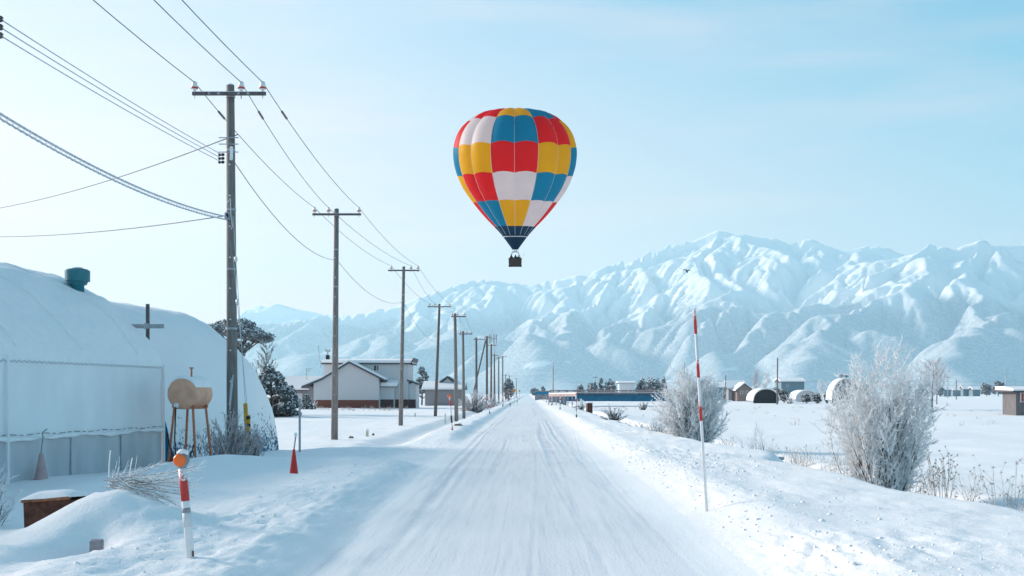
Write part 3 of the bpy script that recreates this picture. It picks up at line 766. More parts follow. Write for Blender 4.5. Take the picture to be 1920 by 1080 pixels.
ORD = ['thin utility pole close behind the braced one', 'utility pole just right of the lattice mast', 'far utility pole left of the dark roadside tree', 'tall far utility pole touching the dark roadside tree', 'small far utility pole before the roadside tree', 'tiny utility pole at the right of the roadside tree', 'last tiny utility pole near the end of the road']
for (px, pt, pbz, D, r), lb in zip(FARP, ORD):
    utility_pole('utility_pole', lb, (px, pt), (px, pbz), D, (px-6.5*200/D-1, px+10*200/D+1), (px-5*200/D, px+3*200/D, px+8*200/D), 'wood_pole' if D < 260 else 'concrete_pole', r0=r, r1=r*0.7)

# fittings on the nearest pole
def on1(px, py, dy=-0.16): p = at(px, py, 33.3 + dy); return p - B1
MB().box(on1(421, 398) , on1(432, 412) + V((0, 0.08, 0))).build('clamp_box', MT['steel'], P1, bevel=0.01)
MB().box(on1(424, 400, -0.22), on1(428, 408, -0.18)).build('clamp_block', MT['black'], P1)
for py in (258, 270, 285):
    k = MB(); a = on1(410, py); e = on1(447, py)
    k.box((a.x, -0.16, a.z-0.012), (e.x, -0.135, a.z+0.012)); k.build('bracket', MT['steel'], P1)
for py in (290, 297, 304):
    a = on1(415, py); mb = MB(); mb.lathe([(0.02, -0.09), (0.05, -0.06), (0.03, 0), (0.05, 0.05), (0.02, 0.09)], a, 8, 'x'); mb.build('spool_insulator', MT['black'], P1, True)
MB().tube([on1(434, 275), on1(433.5, 300)], 0.05, 6).build('rack_strap', MT['frost'], P1)
MB().tube([on1(430, 760), on1(434, 712), on1(437, 703), on1(436, 716), on1(431, 768)], 0.018, 5).build('loop_cable', MT['frost_wire'], P1)
MB().tube([on1(426, 380), on1(432, 372), on1(433, 400), on1(436, 425), on1(433, 430)], 0.016, 5).build('drip_loop', MT['frost_wire'], P1)

# ---------------------------------------------------------------- wires
def wire(label, pts, r=0.010, sag=0.3, mat='wire', n=4, name='power_line'):
    path = []
    for a, b in zip(pts[:-1], pts[1:]):
        a, b = V(a), V(b); sg = sag*min(1.0, (b-a).length/25)
        for i in range(12):
            t = i/12; p = a.lerp(b, t); p.z -= sg*4*t*(1-t); path.append(p)
    path.append(V(pts[-1]))
    o = MB().tube(path, r, n).build(name, MT[mat], None, True)
    return tag(o, label, 'wire', 'overhead lines'), path
for i, lb in enumerate(['left conductor of the three running along the pole tops', 'middle conductor of the three running along the pole tops', 'right conductor of the three running along the pole tops']):
    w = WIRE_PTS[i]
    st = w[0] + V((0, -26, 0.0))
    o, path = wire(lb, [st] + w[:6], 0.012, 0.32)
for i, (px, py, D) in enumerate([(414, 213, 32.0), (489, 213, 32.0), (530, 214, 32.0)]):
    # splice sleeves sit on the span between pole one and two
    a, b = WIRE_PTS[i][0], WIRE_PTS[i][1]
    def onw(t): p = a.lerp(b, t); p.z -= 0.32*(b-a).length/25*4*t*(1-t); return p
    o = MB().tube([onw(0.125), onw(0.13), onw(0.165), onw(0.17)], [0.012, 0.036, 0.036, 0.012], 6).build('splice_sleeve', MT['arm'])
    tag(o, ['dark sleeve on the left conductor just past the nearest pole', 'dark sleeve on the middle conductor just past the nearest pole', 'dark sleeve on the right conductor just past the nearest pole'][i], 'wire sleeve', 'sleeves on the conductors')
wire('low telephone line from the nearest pole past the house', [at(440, 305, 33.1), at(632, 488, 55.4), at(756, 566, 80.7), at(822, 640, 114.4)], 0.012, 0.75)

# service pole that stands just out of the frame on the left and carries the rack of insulators
sp_x, sp_y = -9.30, 20.0
svc = thing('service_pole', 'utility pole at the left frame edge with a rack of three insulators', 'utility pole', (sp_x, sp_y, gz(sp_x, sp_y)-0.2))
hs = 8.35 - svc.location.z
MB().tube([(0, 0, 0), (0, 0, hs)], [0.16, 0.11], 12).build('shaft', MT['concrete_pole'], svc, True)
rk = MB().box((0.24, -0.04, hs-0.75), (0.29, 0.0, hs-0.14)).box((0.1, -0.03, hs-0.7), (0.25, -0.01, hs-0.65)).box((0.1, -0.03, hs-0.25), (0.25, -0.01, hs-0.2)).build('rack', MT['arm'], svc)
SPI = []
for k in range(3):
    c = (0.31, -0.02, hs-0.22-0.14*k); mb = MB(); mb.lathe([(0.03, -0.05), (0.06, -0.02), (0.035, 0.0), (0.06, 0.02), (0.03, 0.05)], c, 8); mb.build('insulator', MT['arm'], rk, True)
    SPI.append(svc.location + V(c))
for k, (py, lb) in enumerate(zip((290, 297, 304), ['upper', 'middle', 'lower'])):
    wire(lb + ' of three service wires from the nearest pole to the left rack', [at(416, py, 33.1), SPI[k]], 0.011, 0.12, 'frost_wire')
wire('thin line falling left from the nearest pole below the service wires', [at(446, 252, 33.1), at(416, 263, 33.3), at(0, 390, 48), at(-300, 470, 64)], 0.017, 0.25, 'wire')
wire('thin line leaving the nearest pole leftwards below the cable bundle', [at(425, 404, 33.1), at(0, 444, 46), at(-300, 466, 62)], 0.016, 0.2, 'wire')
# thick frosted bundle of cables, hung in a spiral
A, E = at(424, 406, 33.1), V((sp_x+0.14, sp_y, 6.62))
core = []
for i in range(61):
    t = i/60; p = A.lerp(E, t); p.z -= 0.26*4*t*(1-t); core.append(p)
cb = thing('cable_bundle', 'thick frosted cable bundle with spiral hanger from the nearest pole', 'cable', A)
MB().tube([p - A for p in core], 0.022, 6).build('messenger_wire', MT['frost_wire'], cb, True)
MB().tube([p - A - V((0, 0, 0.085)) for p in core], 0.018, 6).build('lower_cable', MT['frost_wire'], cb, True)
dirc = (E - A).normalized(); side = dirc.cross(V((0, 0, 1))).normalized()
hel = []
for i in range(60*12):
    t = i/(60*12-1); p = A.lerp(E, t); p.z -= 0.26*4*t*(1-t)
    a = t*2*math.pi*62; hel.append(p - A + side*(0.045*math.cos(a)) + V((0, 0, 0.062*math.sin(a) - 0.043)))
MB().tube(hel, 0.007, 3).build('spiral_hanger', MT['frost'], cb, True)
# guy wires with yellow guards
for (px, py, gx_, gy0, mt, lb, lb2) in [(437, 405, 460, 757, 'yellow', 'yellow guy wire guard left of the striped one', 'a'), (437, 480, 465, 779, 'stripe', 'yellow and black striped guy wire guard at the nearest pole', 'b')]:
    a = at(px, py, 33.1); bpt = at(gx_ + (6 if mt == 'yellow' else 4), 876, 30.8); topg = at(gx_, gy0, 31.3 if mt == 'yellow' else 31.2)
    d = (bpt - topg)
    t = thing('guy_wire', 'guy wire from the nearest pole down to the ' + ('plain yellow guard' if mt == 'yellow' else 'striped guard'), 'guy wire', topg, 'guy wires')
    MB().tube([V((0, 0, 0)), a - topg], 0.010, 4).build('strand', MT['frost_wire'], t)
    m_ = (a - topg)*(0.76 if mt == 'yellow' else 0.7)
    e_ = (a - topg).normalized()
    MB().tube([m_ - e_*0.09, m_ - e_*0.05, m_ + e_*0.05, m_ + e_*0.09], [0.015, 0.045, 0.045, 0.015], 8).build('strain_insulator', MT['ceramic'], t, True)
    gt = thing('guy_guard', lb, 'guard post', topg, 'guy wire guards')
    dn = V((d.x, d.y, gz(bpt.x, bpt.y) - 0.15 - topg.z))
    MB().tube([(0, 0, 0.0), dn], 0.055, 10).build('sleeve', MT['yellow'], gt, True)
    if mt == 'stripe':
        for i in range(7):
            q0 = dn*(0.02 + 0.14*i); q1 = dn*(0.02 + 0.14*i + 0.06); tl = V((0, 0, 0.05))
            MB().tube([q0, q1], 0.058, 10).build('black_stripe', MT['black'], gt, True)

# ---------------------------------------------------------------- the white shed and the arched shed on the left
AX = math.radians(10)
axd = V((math.sin(AX), math.cos(AX), 0)); axl = V((-math.cos(AX), math.sin(AX), 0))
O1 = V((-9.6, 30.8, 0))
sh = thing('fabric_shed', 'large white tarpaulin shed with snowy arched roof and grey skirt, left', 'shed', O1)
def loc1(t, s, z): p = -axd*t + axl*s; return (p.x, p.y, z)
R1_, C1s, C1z = 5.73, 4.85, -0.62
def arch1(u):   # u 0..1 from right eave over the top to the left eave
    a0 = math.atan2(2.42 - C1z, -C1s); a1 = math.pi - a0
    a = a0 + (a1 - a0)*u; return C1s + R1_*math.cos(a), C1z + R1_*math.sin(a)
def grid_mesh(name, fn, nu, nv, mat, parent, smooth=True):
    vs_ = np.array([fn(i/(nu-1), j/(nv-1)) for j in range(nv) for i in range(nu)])
    ii = np.arange(nv-1)[:, None]*nu + np.arange(nu-1)[None, :]
    return mesh_np(name, vs_, np.stack([ii, ii+1, ii+1+nu, ii+nu], -1).reshape(-1, 4), mat, parent, smooth)
def roof_fn(u, v):
    t = v*18 - 0.08; s, z = arch1(u)
    nx_, nz_ = (s-C1s)/R1_, (z-C1z)/R1_
    k = float(0.05*fbm(np.array([u*14.0]), np.array([t*0.8]), 4, 90)[0]) + 0.04
    k += 0.05*max(0.0, math.sin(t*2*math.pi/2.6))**6*0.4
    k += float(0.06*np.clip(vnoise(np.array([u*18.0+3]), np.array([t*0.55]), 95)[0]-0.25, 0, 1))
    k = k*min(1.0, u/0.03) + 0.012
    return loc1(t, s + nx_*k, z + nz_*k)
rf = grid_mesh('snowy_roof', roof_fn, 90, 70, MT['snow'], sh)
MB().add([loc1(-0.1, *arch1(i/24)) for i in range(25)] + [loc1(-0.1, 9.7, -0.4), loc1(-0.1, 0, -0.4)], [tuple(range(27))]).build('end_wall', MT['fabric'], sh)
def wall_fn(u, v):
    t = v*18; z = 0.80 + 1.64*u
    return loc1(t, -0.012 + 0.02*math.sin(math.pi*u) + 0.006*math.sin(t*9), z)
grid_mesh('wall_sheet', wall_fn, 10, 200, MT['fabric'], sh)
def skirt_fn(u, v):
    t = v*18; z = -0.45 + 1.27*u
    return loc1(t, 0.02 + 0.012*math.sin(t*4.3) + 0.01*math.sin(t*1.7+u*3), z)
grid_mesh('vinyl_skirt', skirt_fn, 6, 120, MT['vinyl'], sh)
def lipsnow(u, v):
    t = v*18; a = math.pi*2*u
    r = 0.035 + 0.02*math.sin(t*3.1) + 0.015*math.sin(t*7.7)
    return loc1(t, -0.045 + r*0.6*math.cos(a), 0.80 + 0.02*math.sin(t*1.9) + r*math.sin(a))
grid_mesh('snow_lip', lipsnow, 8, 160, MT['snow'], sh)
k = MB()
zz = []
for i in range(0, 100):
    t = 0.1 + i*0.09
    zz.append(loc1(t, -0.045, 2.43 + (0.03 if i % 2 else -0.03)))
k.tube(zz, 0.0065, 3); k.build('lacing', MT['grey'], sh)
k = MB()
for i in range(0, 46):
    t = 0.2 + i*0.2 + 0.05*math.sin(i*2.1)
    k.tube([loc1(t, -0.065, 0.885 + 0.012*math.sin(i)), loc1(t+0.11, -0.065, 0.885 + 0.012*math.sin(i+1))], 0.010, 3)
tag(k.build('tie_cord', MT['arm'], sh), kind='stuff')
MB().tube([loc1(0.0, -0.05, -0.4), loc1(0.0, -0.05, 2.5)], 0.03, 8).build('corner_tube', MT['fabric'], sh)
MB().tube([loc1(6.75, -0.08, -0.4), loc1(6.75, -0.08, 2.55)], 0.03, 8).build('frame_tube', MT['fabric'], sh)
for tt in (2.1, 4.3):
    MB().tube([loc1(tt, 0.0, -0.4), loc1(tt, 0.0, 0.78)], 0.018, 5).build('skirt_seam', MT['steel'], sh)
for tt in (1.0, 3.6, 6.2, 8.8):
    MB().tube([tuple(V(roof_fn(0.03 + 0.40*i/20, (tt+0.08)/18)) + V((0, 0, 0.005))) for i in range(21)], 0.035, 5).build('roof_rib', MT['snow'], sh, True)
# teal vent cowl
vp = O1 + V(loc1(0.55, *arch1(0.252)))
vt = thing('roof_vent', 'teal round roof vent cowl on the white shed', 'vent', vp)
vt.location.z -= 0.05
MB().lathe([(0.17, -0.25), (0.17, 0.22), (0.24, 0.24), (0.24, 0.30)], (0, 0, 0), 20).build('neck', MT['teal'], vt, True)
MB().lathe([(0.255, 0.28), (0.255, 0.32), (0.315, 0.325), (0.315, 0.60), (0.25, 0.64), (0.06, 0.66)], (0, 0, 0), 24).build('cowl', MT['teal'], vt)
MB().lathe([(0.17, 0.655), (0.12, 0.69), (0.05, 0.70)], (0, 0, 0), 12).build('snow_cap', MT['snow'], vt, True)
# stand-in for the cone seen in the vinyl, set before the skirt
def cone(name, label, p, h, r, mat, group=None, pole=False, capz=0):
    t = thing(name, label, 'traffic cone', p, group)
    MB().lathe([(r, 0), (r*0.9, 0.05*h), (r*0.28, h), (r*0.2, h*1.02)], (0, 0, 0), 18).build('body', MT[mat], t, True)
    MB().box((-r*1.3, -r*1.3, -0.03), (r*1.3, r*1.3, 0.012)).build('base', MT[mat], t)
    return t
MT['pink'] = M('veiled_pink_plastic', (0.50, 0.33, 0.33), 0.6, var=0.12)  # veiled look of a cone in the vinyl is put into the tint
pc = O1 + V(loc1(5.85, -0.25, 0)); pc.z = gz(pc.x, pc.y) - 0.02
pcn = cone('traffic_cone', 'pale pink stand-in for the cone seen in the grey skirt of the white shed', pc, 0.55, 0.15, 'pink', 'traffic cones')
MB().tube([(0, 0, 0.54), (0, 0, 0.62), (0.02, 0.05, 0.9), (-0.02, 0.1, 1.0), (0.06, 0.16, 1.08)], 0.014, 5).build('hook', MT['grey'], pcn)

# arched shed
A2 = math.radians(8)
a2d = V((math.sin(A2), math.cos(A2), 0)); a2l = V((-math.cos(A2), math.sin(A2), 0))
O2 = V((-8.5, 40.0, -0.15))
qs = thing('arched_shed', 'snow plastered half round shed with blue sheet showing near the ground', 'shed', O2)
def loc2(t, s, z): p = -a2d*t + a2l*s; return (p.x, p.y, z)
R2 = 4.8
def arch2_fn(u, v):
    a = math.pi*u; t = 8.3*v - 0.05
    k = 0.05*float(fbm(np.array([u*20.0]), np.array([t*1.1]), 3, 101)[0])*math.sin(a) + 0.01*math.sin(t*2*math.pi/0.5)*(1 - min(1, math.sin(a)*1.4))
    return loc2(t, R2 - (R2+k)*math.cos(a), (R2*1.01+k)*math.sin(a) - 0.3*(1-math.sin(a)))
grid_mesh('shell', arch2_fn, 80, 60, MT['snowy_blue'], qs)
MB().add([loc2(0.0, R2 - R2*0.995*math.cos(math.pi*i/24), R2*1.0*math.sin(math.pi*i/24)-0.3) for i in range(25)], [tuple(range(25))]).build('far_end_wall', MT['blue_girder'], qs)
MB().add([loc2(8.15, R2 - R2*0.995*math.cos(math.pi*i/24), R2*1.0*math.sin(math.pi*i/24)-0.3) for i in range(25)], [tuple(range(25))[::-1]]).build('near_end_wall', MT['blue_girder'], qs)
# post with a cross piece behind the white shed
pp = at(277, 738, 31.35); g = -0.2
xp = thing('cross_post', 'dark post with a level cross bar between the two sheds', 'post', (pp.x, pp.y, g))
MB().box((-0.04, -0.04, 0), (0.04, 0.04, at(277, 570, 31.35).z - g)).build('upright', MT['arm'], xp)
zc = at(277, 612, 31.35).z - g
xa, xb = at(240, 612, 31.3).x - pp.x, at(308, 610, 31.3).x - pp.x
MB().box((xa, -0.11, zc-0.055), (xb, -0.045, zc+0.055)).build('cross_bar', MT['steel'], xp)
MB().lathe([(0.05, -0.16), (0.09, -0.14), (0.07, -0.11)], (0, 0, zc), 10, 'y').build('bolt_plate', MT['steel'], xp)

# ---------------------------------------------------------------- the oil tank on its stand
TD = 29.6
tcn = at(347, 738, TD - 0.45); g = gz(tcn.x, TD)
tk = thing('oil_tank', 'salmon cylindrical oil tank on four rusty orange legs', 'tank', (tcn.x, TD, g - 0.1), None, -math.radians(11))
s_ = (TD-0.45)/F
rt = 29.5*s_; zc = H + (VY-738)*s_ - g + 0.1
MB().lathe([(0.1, -0.50), (rt*0.8, -0.485), (rt*0.97, -0.46), (rt, -0.43), (rt, 0.43), (rt*0.97, 0.46), (rt*0.8, 0.485), (0.1, 0.5)], (0, 0, zc), 36, 'y').build('drum', MT['tank'], tk, True)
def tsnow(u, v):
    a = math.radians(22 + 136*u); y = -0.44 + 0.9*v
    e = min(1, min(u, 1-u)*5)*min(1, min(v, 1-v)*8); k = 0.012 + 0.055*e*(0.8+0.3*math.sin(7*v+3*u))
    if e <= 0.001: k = -0.01
    return (-(rt+k)*math.cos(a), y, zc + (rt+k)*math.sin(a))
grid_mesh('snow_cap', tsnow, 24, 16, MT['snow'], tk)
MB().tube([(0.06, -0.05, zc+rt-0.05), (0.06, -0.05, zc+rt+0.24)], 0.024, 8).tube([(0.06, -0.05, zc+rt+0.24), (0.06, -0.05, zc+rt+0.27)], 0.06, 10).build('filler_pipe', MT['tank_leg'], tk)
zt = zc - rt*0.86
for sx in (-1, 1):
    for sy in (-1, 1):
        MB().tube([(sx*0.24, sy*0.34, zt+0.1), (sx*0.40, sy*0.46, -0.1)], 0.032, 6).build('leg', MT['tank_leg'], tk)
for sy in (-1, 1):
    MB().box((-0.30, sy*0.34-0.03, zt-0.02), (0.30, sy*0.34+0.03, zt+0.05)).build('saddle', MT['tank_leg'], tk)
    MB().box((-0.36, sy*0.44-0.025, 0.30), (0.36, sy*0.44+0.025, 0.36)).build('rung', MT['tank_leg'], tk)
for sx in (-1, 1):
    MB().box((sx*0.36-0.02, -0.44, 0.30), (sx*0.36+0.02, 0.44, 0.355)).build('side_rung', MT['tank_leg'], tk)
    MB().box((sx*0.25-0.03, -0.37, zt-0.05), (sx*0.25+0.03, 0.37, zt-0.021)).build('top_rail', MT['tank_leg'], tk)
MB().lathe([(0.03, -0.62), (0.06, -0.60), (0.06, -0.54), (0.03, -0.48)], (-0.08, 0, zc-rt*0.75), 10, 'y').build('valve', MT['ceramic'], tk)
hose = [(-0.08, -0.6, zc-rt*0.8), (-0.10, -0.62, 0.9), (-0.07, -0.62, 0.45), (0.06, -0.62, 0.28), (0.24, -0.62, 0.33), (0.36, -0.6, 0.6), (0.36, -0.52, 0.75)]
MB().tube(hose, 0.018, 6).build('hose', MT['black'], tk, True)
MB().tube([(-0.38, -0.48, 1.05), (-0.30, -0.52, 0.75), (-0.16, -0.54, 0.36), (-0.02, -0.5, 0.2)], 0.014, 5).build('cable', MT['black'], tk, True)
# old dark drum lying behind the marker
dp = at(338, 850, 28.3)
od = MB().lathe([(0.1, -0.22), (0.2, -0.21), (0.22, -0.18), (0.22, 0.18), (0.2, 0.21), (0.1, 0.22)], (0, 0, 0), 18, 'x').build('old_drum', MT['rust'], None, True)
od.location = (dp.x, dp.y, gz(dp.x, dp.y) + 0.15)
tag(od, 'dark rusty drum lying by the legs of the oil tank', 'drum')
# ---------------------------------------------------------------- the balloon
BD = 180.0
bal_s = BD/F/3.176                                   # metres per pixel of the enlarged reference reading
bp0 = at(966, 500, BD)
bal = thing('hot_air_balloon', 'hot air balloon of red, yellow, blue and white panels above the road', 'balloon', bp0)
bal.rotation_euler = (math.radians(4.5), 0, 0)
def bz(y): return (1017 - y)*bal_s*0.965
PROF = [(68, 3), (70, 60), (75, 110), (82, 150), (100, 208), (120, 243), (145, 272), (190, 315), (240, 343), (300, 360), (350, 364), (420, 356), (485, 336), (555, 303), (640, 242), (715, 180), (780, 118), (830, 74)]
py_ = np.array([p[0] for p in PROF], float); pr_ = np.array([p[1] for p in PROF], float)
def prof_r(y): return float(np.interp(y, py_, pr_))*bal_s
# arc-length smooth profile
yy = np.linspace(0, 1, 400)
arc = np.concatenate([[0], np.cumsum(np.hypot(np.diff(py_), np.diff(pr_)))])
def prof_at(a):
    # smooth (Catmull-Rom) along the arc
    i = min(max(int(np.searchsorted(arc, a) - 1), 0), len(arc)-2); t = (a-arc[i])/(arc[i+1]-arc[i])
    def g(q, k): return q[min(max(k, 0), len(q)-1)]
    out = []
    for q in (py_, pr_):
        p0, p1, p2, p3 = g(q, i-1), g(q, i), g(q, i+1), g(q, i+2)
        if i == 0: p0 = p1
        out.append(0.5*((2*p1) + (-p0+p2)*t + (2*p0-5*p1+4*p2-p3)*t*t + (-p0+3*p1-3*p2+p3)*t**3))
    return out
def arc_of(y): return float(np.interp(y, py_, arc))
def balloon_fabric(name, col):
    m = bpy.data.materials.new(name); m.use_nodes = True
    n, l = nodes_of(m); b = n['Principled BSDF']; b.inputs['Roughness'].default_value = 0.5; b.inputs['Specular IOR Level'].default_value = 0.2
    t = n.new('ShaderNodeTexCoord'); z = n.new('ShaderNodeTexNoise'); z.inputs['Scale'].default_value = 0.35; z.inputs['Detail'].default_value = 4
    l.new(t.outputs['Object'], z.inputs['Vector'])
    mx = n.new('ShaderNodeMix'); mx.data_type = 'RGBA'; l.new(z.outputs['Fac'], mx.inputs['Factor'])
    mx.inputs['A'].default_value = tuple(c*0.88 for c in col) + (1,); mx.inputs['B'].default_value = tuple(min(1, c*1.1) for c in col) + (1,)
    l.new(mx.outputs['Result'], b.inputs['Base Color'])
    tr = n.new('ShaderNodeBsdfTranslucent'); l.new(mx.outputs['Result'], tr.inputs['Color'])
    ms = n.new('ShaderNodeMixShader'); ms.inputs['Fac'].default_value = 0.58
    l.new(b.outputs['BSDF'], ms.inputs[1]); l.new(tr.outputs['BSDF'], ms.inputs[2]); l.new(ms.outputs['Shader'], n['Material Output'].inputs['Surface'])
    return m
FAB = {'R': balloon_fabric('red_balloon_fabric', (0.88, 0.012, 0.018)), 'Y': balloon_fabric('yellow_balloon_fabric', (0.98, 0.54, 0.006)),
       'B': balloon_fabric('blue_balloon_fabric', (0.003, 0.29, 0.54)), 'W': balloon_fabric('white_balloon_fabric', (0.86, 0.90, 0.99)), 'N': balloon_fabric('navy_balloon_fabric', (0.004, 0.055, 0.13))}
#        columns left to right as seen: L2 L1 C R1 R2, then round the back
COLS = {'L2': 'WRBYR', 'L1': 'RWYRB', 'C': 'YBRWY', 'R1': 'BRYBW', 'R2': 'RYBWR', 'b1': 'YWRBY', 'b2': 'WBYRW', 'b3': 'BYWRB'}
ORDER = ['C', 'R1', 'R2', 'b1', 'b2', 'b3', 'L2', 'L1']
RB = [68, 150, 312, 480, 632, 775, 828]
SEAM_R = 1.0
def env_pt(a, th, u):
    y, r = prof_at(a)
    bul = 0.955 + 0.045*math.sin(math.pi*u)**0.7
    up = 0.06*r*math.sin(math.pi*u)*min(1, (arc[-1]-a)/arc[-1]*1.6)*0.2
    rr = r*bul*bal_s*1.012
    return (rr*math.sin(th), -rr*math.cos(th), bz(y) + up*bal_s*3)
NU, NV = 7, 8
for g in range(16):
    th0 = g*math.pi/8
    col = ORDER[(((g + 1) % 16)//2) % 8]
    # gores 15 and 0 make the column that faces the road
    for r in range(6):
        a0, a1 = arc_of(RB[r]), arc_of(RB[r+1])
        ch = 'N' if r == 5 else COLS[col][r]
        vs_ = []
        for j in range(NV):
            for i in range(NU):
                u = i/(NU-1); a = a0 + (a1-a0)*j/(NV-1)
                vs_.append(env_pt(a, th0 + u*math.pi/8, u))
        fs_ = [(j*NU+i, (j+1)*NU+i, (j+1)*NU+i+1, j*NU+i+1) for j in range(NV-1) for i in range(NU-1)]
        MB().add(vs_, fs_).build('panel', FAB[ch], bal, True)
    MB().tube([tuple(V(env_pt(arc[-1]*(0.01 + 0.99*j/30), th0, 0.0))*1.0) for j in range(31)], 0.026, 4).build('load_tape', MT['white'], bal, True)
    pe = V(env_pt(arc[-1], th0, 0.0)); sk = V((math.sin(th0)*70*bal_s, -math.cos(th0)*70*bal_s, bz(838)))
MB().lathe([(76*bal_s, bz(827)), (78*bal_s, bz(829)), (76*bal_s, bz(832))], (0, 0, 0), 32).build('mouth_hoop', FAB['N'], bal, True)
MB().lathe([(71*bal_s, bz(831.5)), (71*bal_s, bz(837))], (0, 0, 0), 32).build('mouth_band', MT['white'], bal, True)
skv = MB(); 
prf = [(70, 837), (52, 862), (34, 887), (17, 912)]
n_ = 32; b_ = []
for r, y in prf:
    b_ += [(r*bal_s*math.cos(2*math.pi*k/n_)*(1.0), r*bal_s*math.sin(2*math.pi*k/n_), bz(y)) for k in range(n_)]
skv.add(b_, [(i*n_+k, i*n_+(k+1) % n_, (i+1)*n_+(k+1) % n_, (i+1)*n_+k) for i in range(3) for k in range(n_)])
skv.build('scoop', FAB['N'], bal, True)
# burner frame and basket
bw, bd_ = 39*bal_s, 30*bal_s
zb1, zb0 = bz(968), bz(1017)
k = MB()
def basket(mb, w0, d0, w1, d1, z0, z1, th):
    def ring(w, d, z): return [(-w, -d, z), (w, -d, z), (w, d, z), (-w, d, z)]
    o0, o1, i0, i1 = ring(w0, d0, z0), ring(w1, d1, z1), ring(w0-th, d0-th, z0+th), ring(w1-th, d1-th, z1)
    fs_ = [(3, 2, 1, 0), (8, 9, 10, 11)]
    for q in range(4):
        r = (q+1) % 4
        fs_ += [(q, r, 4+r, 4+q), (8+q, 12+q, 12+r, 8+r), (4+q, 4+r, 12+r, 12+q)]
    mb.add(o0+o1+i0+i1, fs_)
basket(k, bw*0.96, bd_, bw, bd_, zb0, zb1, 0.06)
bk = k.build('basket', MT['wicker'], bal, bevel=0.04)
MB().tube([(-bw, -bd_, zb1), (bw, -bd_, zb1), (bw, bd_, zb1), (-bw, bd_, zb1), (-bw, -bd_, zb1)], 0.05, 6).build('rim', MT['black'], bk)
MB().box((-bw-0.02, -bd_-0.02, zb0-0.02), (bw+0.02, bd_+0.02, zb0+0.12)).build('base_trim', MT['black'], bk)
zt_ = bz(928)
for sx in (-1, 1):
    for sy in (-1, 1):
        MB().tube([(sx*bw*0.9, sy*bd_*0.9, zb1-0.1), (sx*bw*0.42, sy*bd_*0.42, zt_)], 0.045, 6).build('upright', MT['black'], bal)
        MB().tube([(sx*bw*0.42, sy*bd_*0.42, zt_), (sx*17*bal_s, sy*12*bal_s, bz(911))], 0.02, 4).build('cable', MT['steel'], bal)
    MB().lathe([(0.10, -0.12), (0.12, 0.0), (0.10, 0.14), (0.05, 0.2)], (sx*0.16, 0, zt_+0.1), 10).build('burner', MT['steel'], bal)
MB().tube([(-bw*.42, -bd_*.42, zt_), (bw*.42, -bd_*.42, zt_), (bw*.42, bd_*.42, zt_), (-bw*.42, bd_*.42, zt_), (-bw*.42, -bd_*.42, zt_)], 0.035, 5).build('burner_frame', MT['steel'], bal)
# people in the basket
def person(label, x, h, seed):
    me = bpy.data.meshes.new('person')
    hd = h*0.935
    vs_ = [(0, 0, h*0.52), (0, 0, h*0.66), (0, 0, h*0.80), (0, 0, h*0.865), (0, -0.01, hd), (0, -0.01, h*0.985),
           (0.18, 0, h*0.80), (0.27, -0.05, h*0.63), (0.20, -0.28, h*0.60), (-0.18, 0, h*0.80), (-0.27, -0.05, h*0.63), (-0.20, -0.28, h*0.60),
           (0.10, 0, h*0.48), (0.11, -0.02, h*0.27), (0.11, 0.02, 0.05), (-0.10, 0, h*0.48), (-0.11, -0.02, h*0.27), (-0.11, 0.02, 0.05)]
    ed = [(0, 1), (1, 2), (2, 3), (3, 4), (4, 5), (2, 6), (6, 7), (7, 8), (2, 9), (9, 10), (10, 11), (0, 12), (12, 13), (13, 14), (0, 15), (15, 16), (16, 17)]
    me.from_pydata(vs_, ed, []); me.materials.append(MT['cloth_dark'])
    o = link('person', me)
    md = o.modifiers.new('skin', 'SKIN')
    rad = [.15, .15, .15, .06, .105, .07, .075, .055, .045, .075, .055, .045, .09, .065, .05, .09, .065, .05]
    for i, d in enumerate(me.skin_vertices[0].data): d.radius = (rad[i], rad[i]*0.8); d.use_root = (i == 0)
    o.modifiers.new('sub', 'SUBSURF').levels = 1
    o.location = bp0 + Matrix.Rotation(math.radians(4.5), 3, 'X') @ V((x, -0.15, zb0 + 0.08))
    return tag(o, label, 'person', 'people in the balloon basket')
person('person in dark clothes at the left of the balloon basket', -0.55, 1.72, 1)
person('person in dark clothes in the middle of the balloon basket', 0.05, 1.78, 2)
person('person in dark clothes at the right of the balloon basket', 0.5, 1.66, 3)
# trailing line on the basket
MB().tube([(bw, 0, zb1), (bw+0.35, 0, bz(940))], 0.012, 4).tube([(bw+0.35, 0, bz(941)), (bw+0.38, 0, bz(938))], 0.05, 5).build('pilot_line', MT['black'], bal)

# ---------------------------------------------------------------- markers beside the road
def marker(name, label, ptop, pbase, D, bands, r=0.02, group=None, cat='snow pole'):
    """bands: (fraction from the top, fraction to, material)"""
    top = at(*ptop, D); base = at(*pbase, D); g = gz(base.x, base.y)
    b = V((base.x, base.y, min(g, base.z) - 0.1))
    t = thing(name, label, cat, b, group); L = top - b
    MB().tube([(0, 0, 0), L], r, 10).build('pole', MT['white'], t, True)
    vis = (top - base).length/L.length
    for f0, f1, mt in bands:
        a, c = L*(1 - f0*vis), L*(1 - f1*vis)
        MB().tube([a, c], r*1.06, 10).build({'red_refl': 'red_band', 'black': 'black_band', 'red': 'red_band', 'grey': 'grey_band', 'orange': 'orange_band', 'rust': 'rust_patch', 'dirty_white': 'worn_band'}.get(mt, 'band'), MT[mt], t, True)
    return t, L, b
GM = 'roadside markers'
marker('snow_pole', 'tall red and white snow pole on the right bank', (1302, 580), (1326, 942), 16.2, [(0, 0.127, 'red_refl'), (0.243, 0.353, 'red_refl'), (0.467, 0.577, 'red_refl')], 0.021, GM)
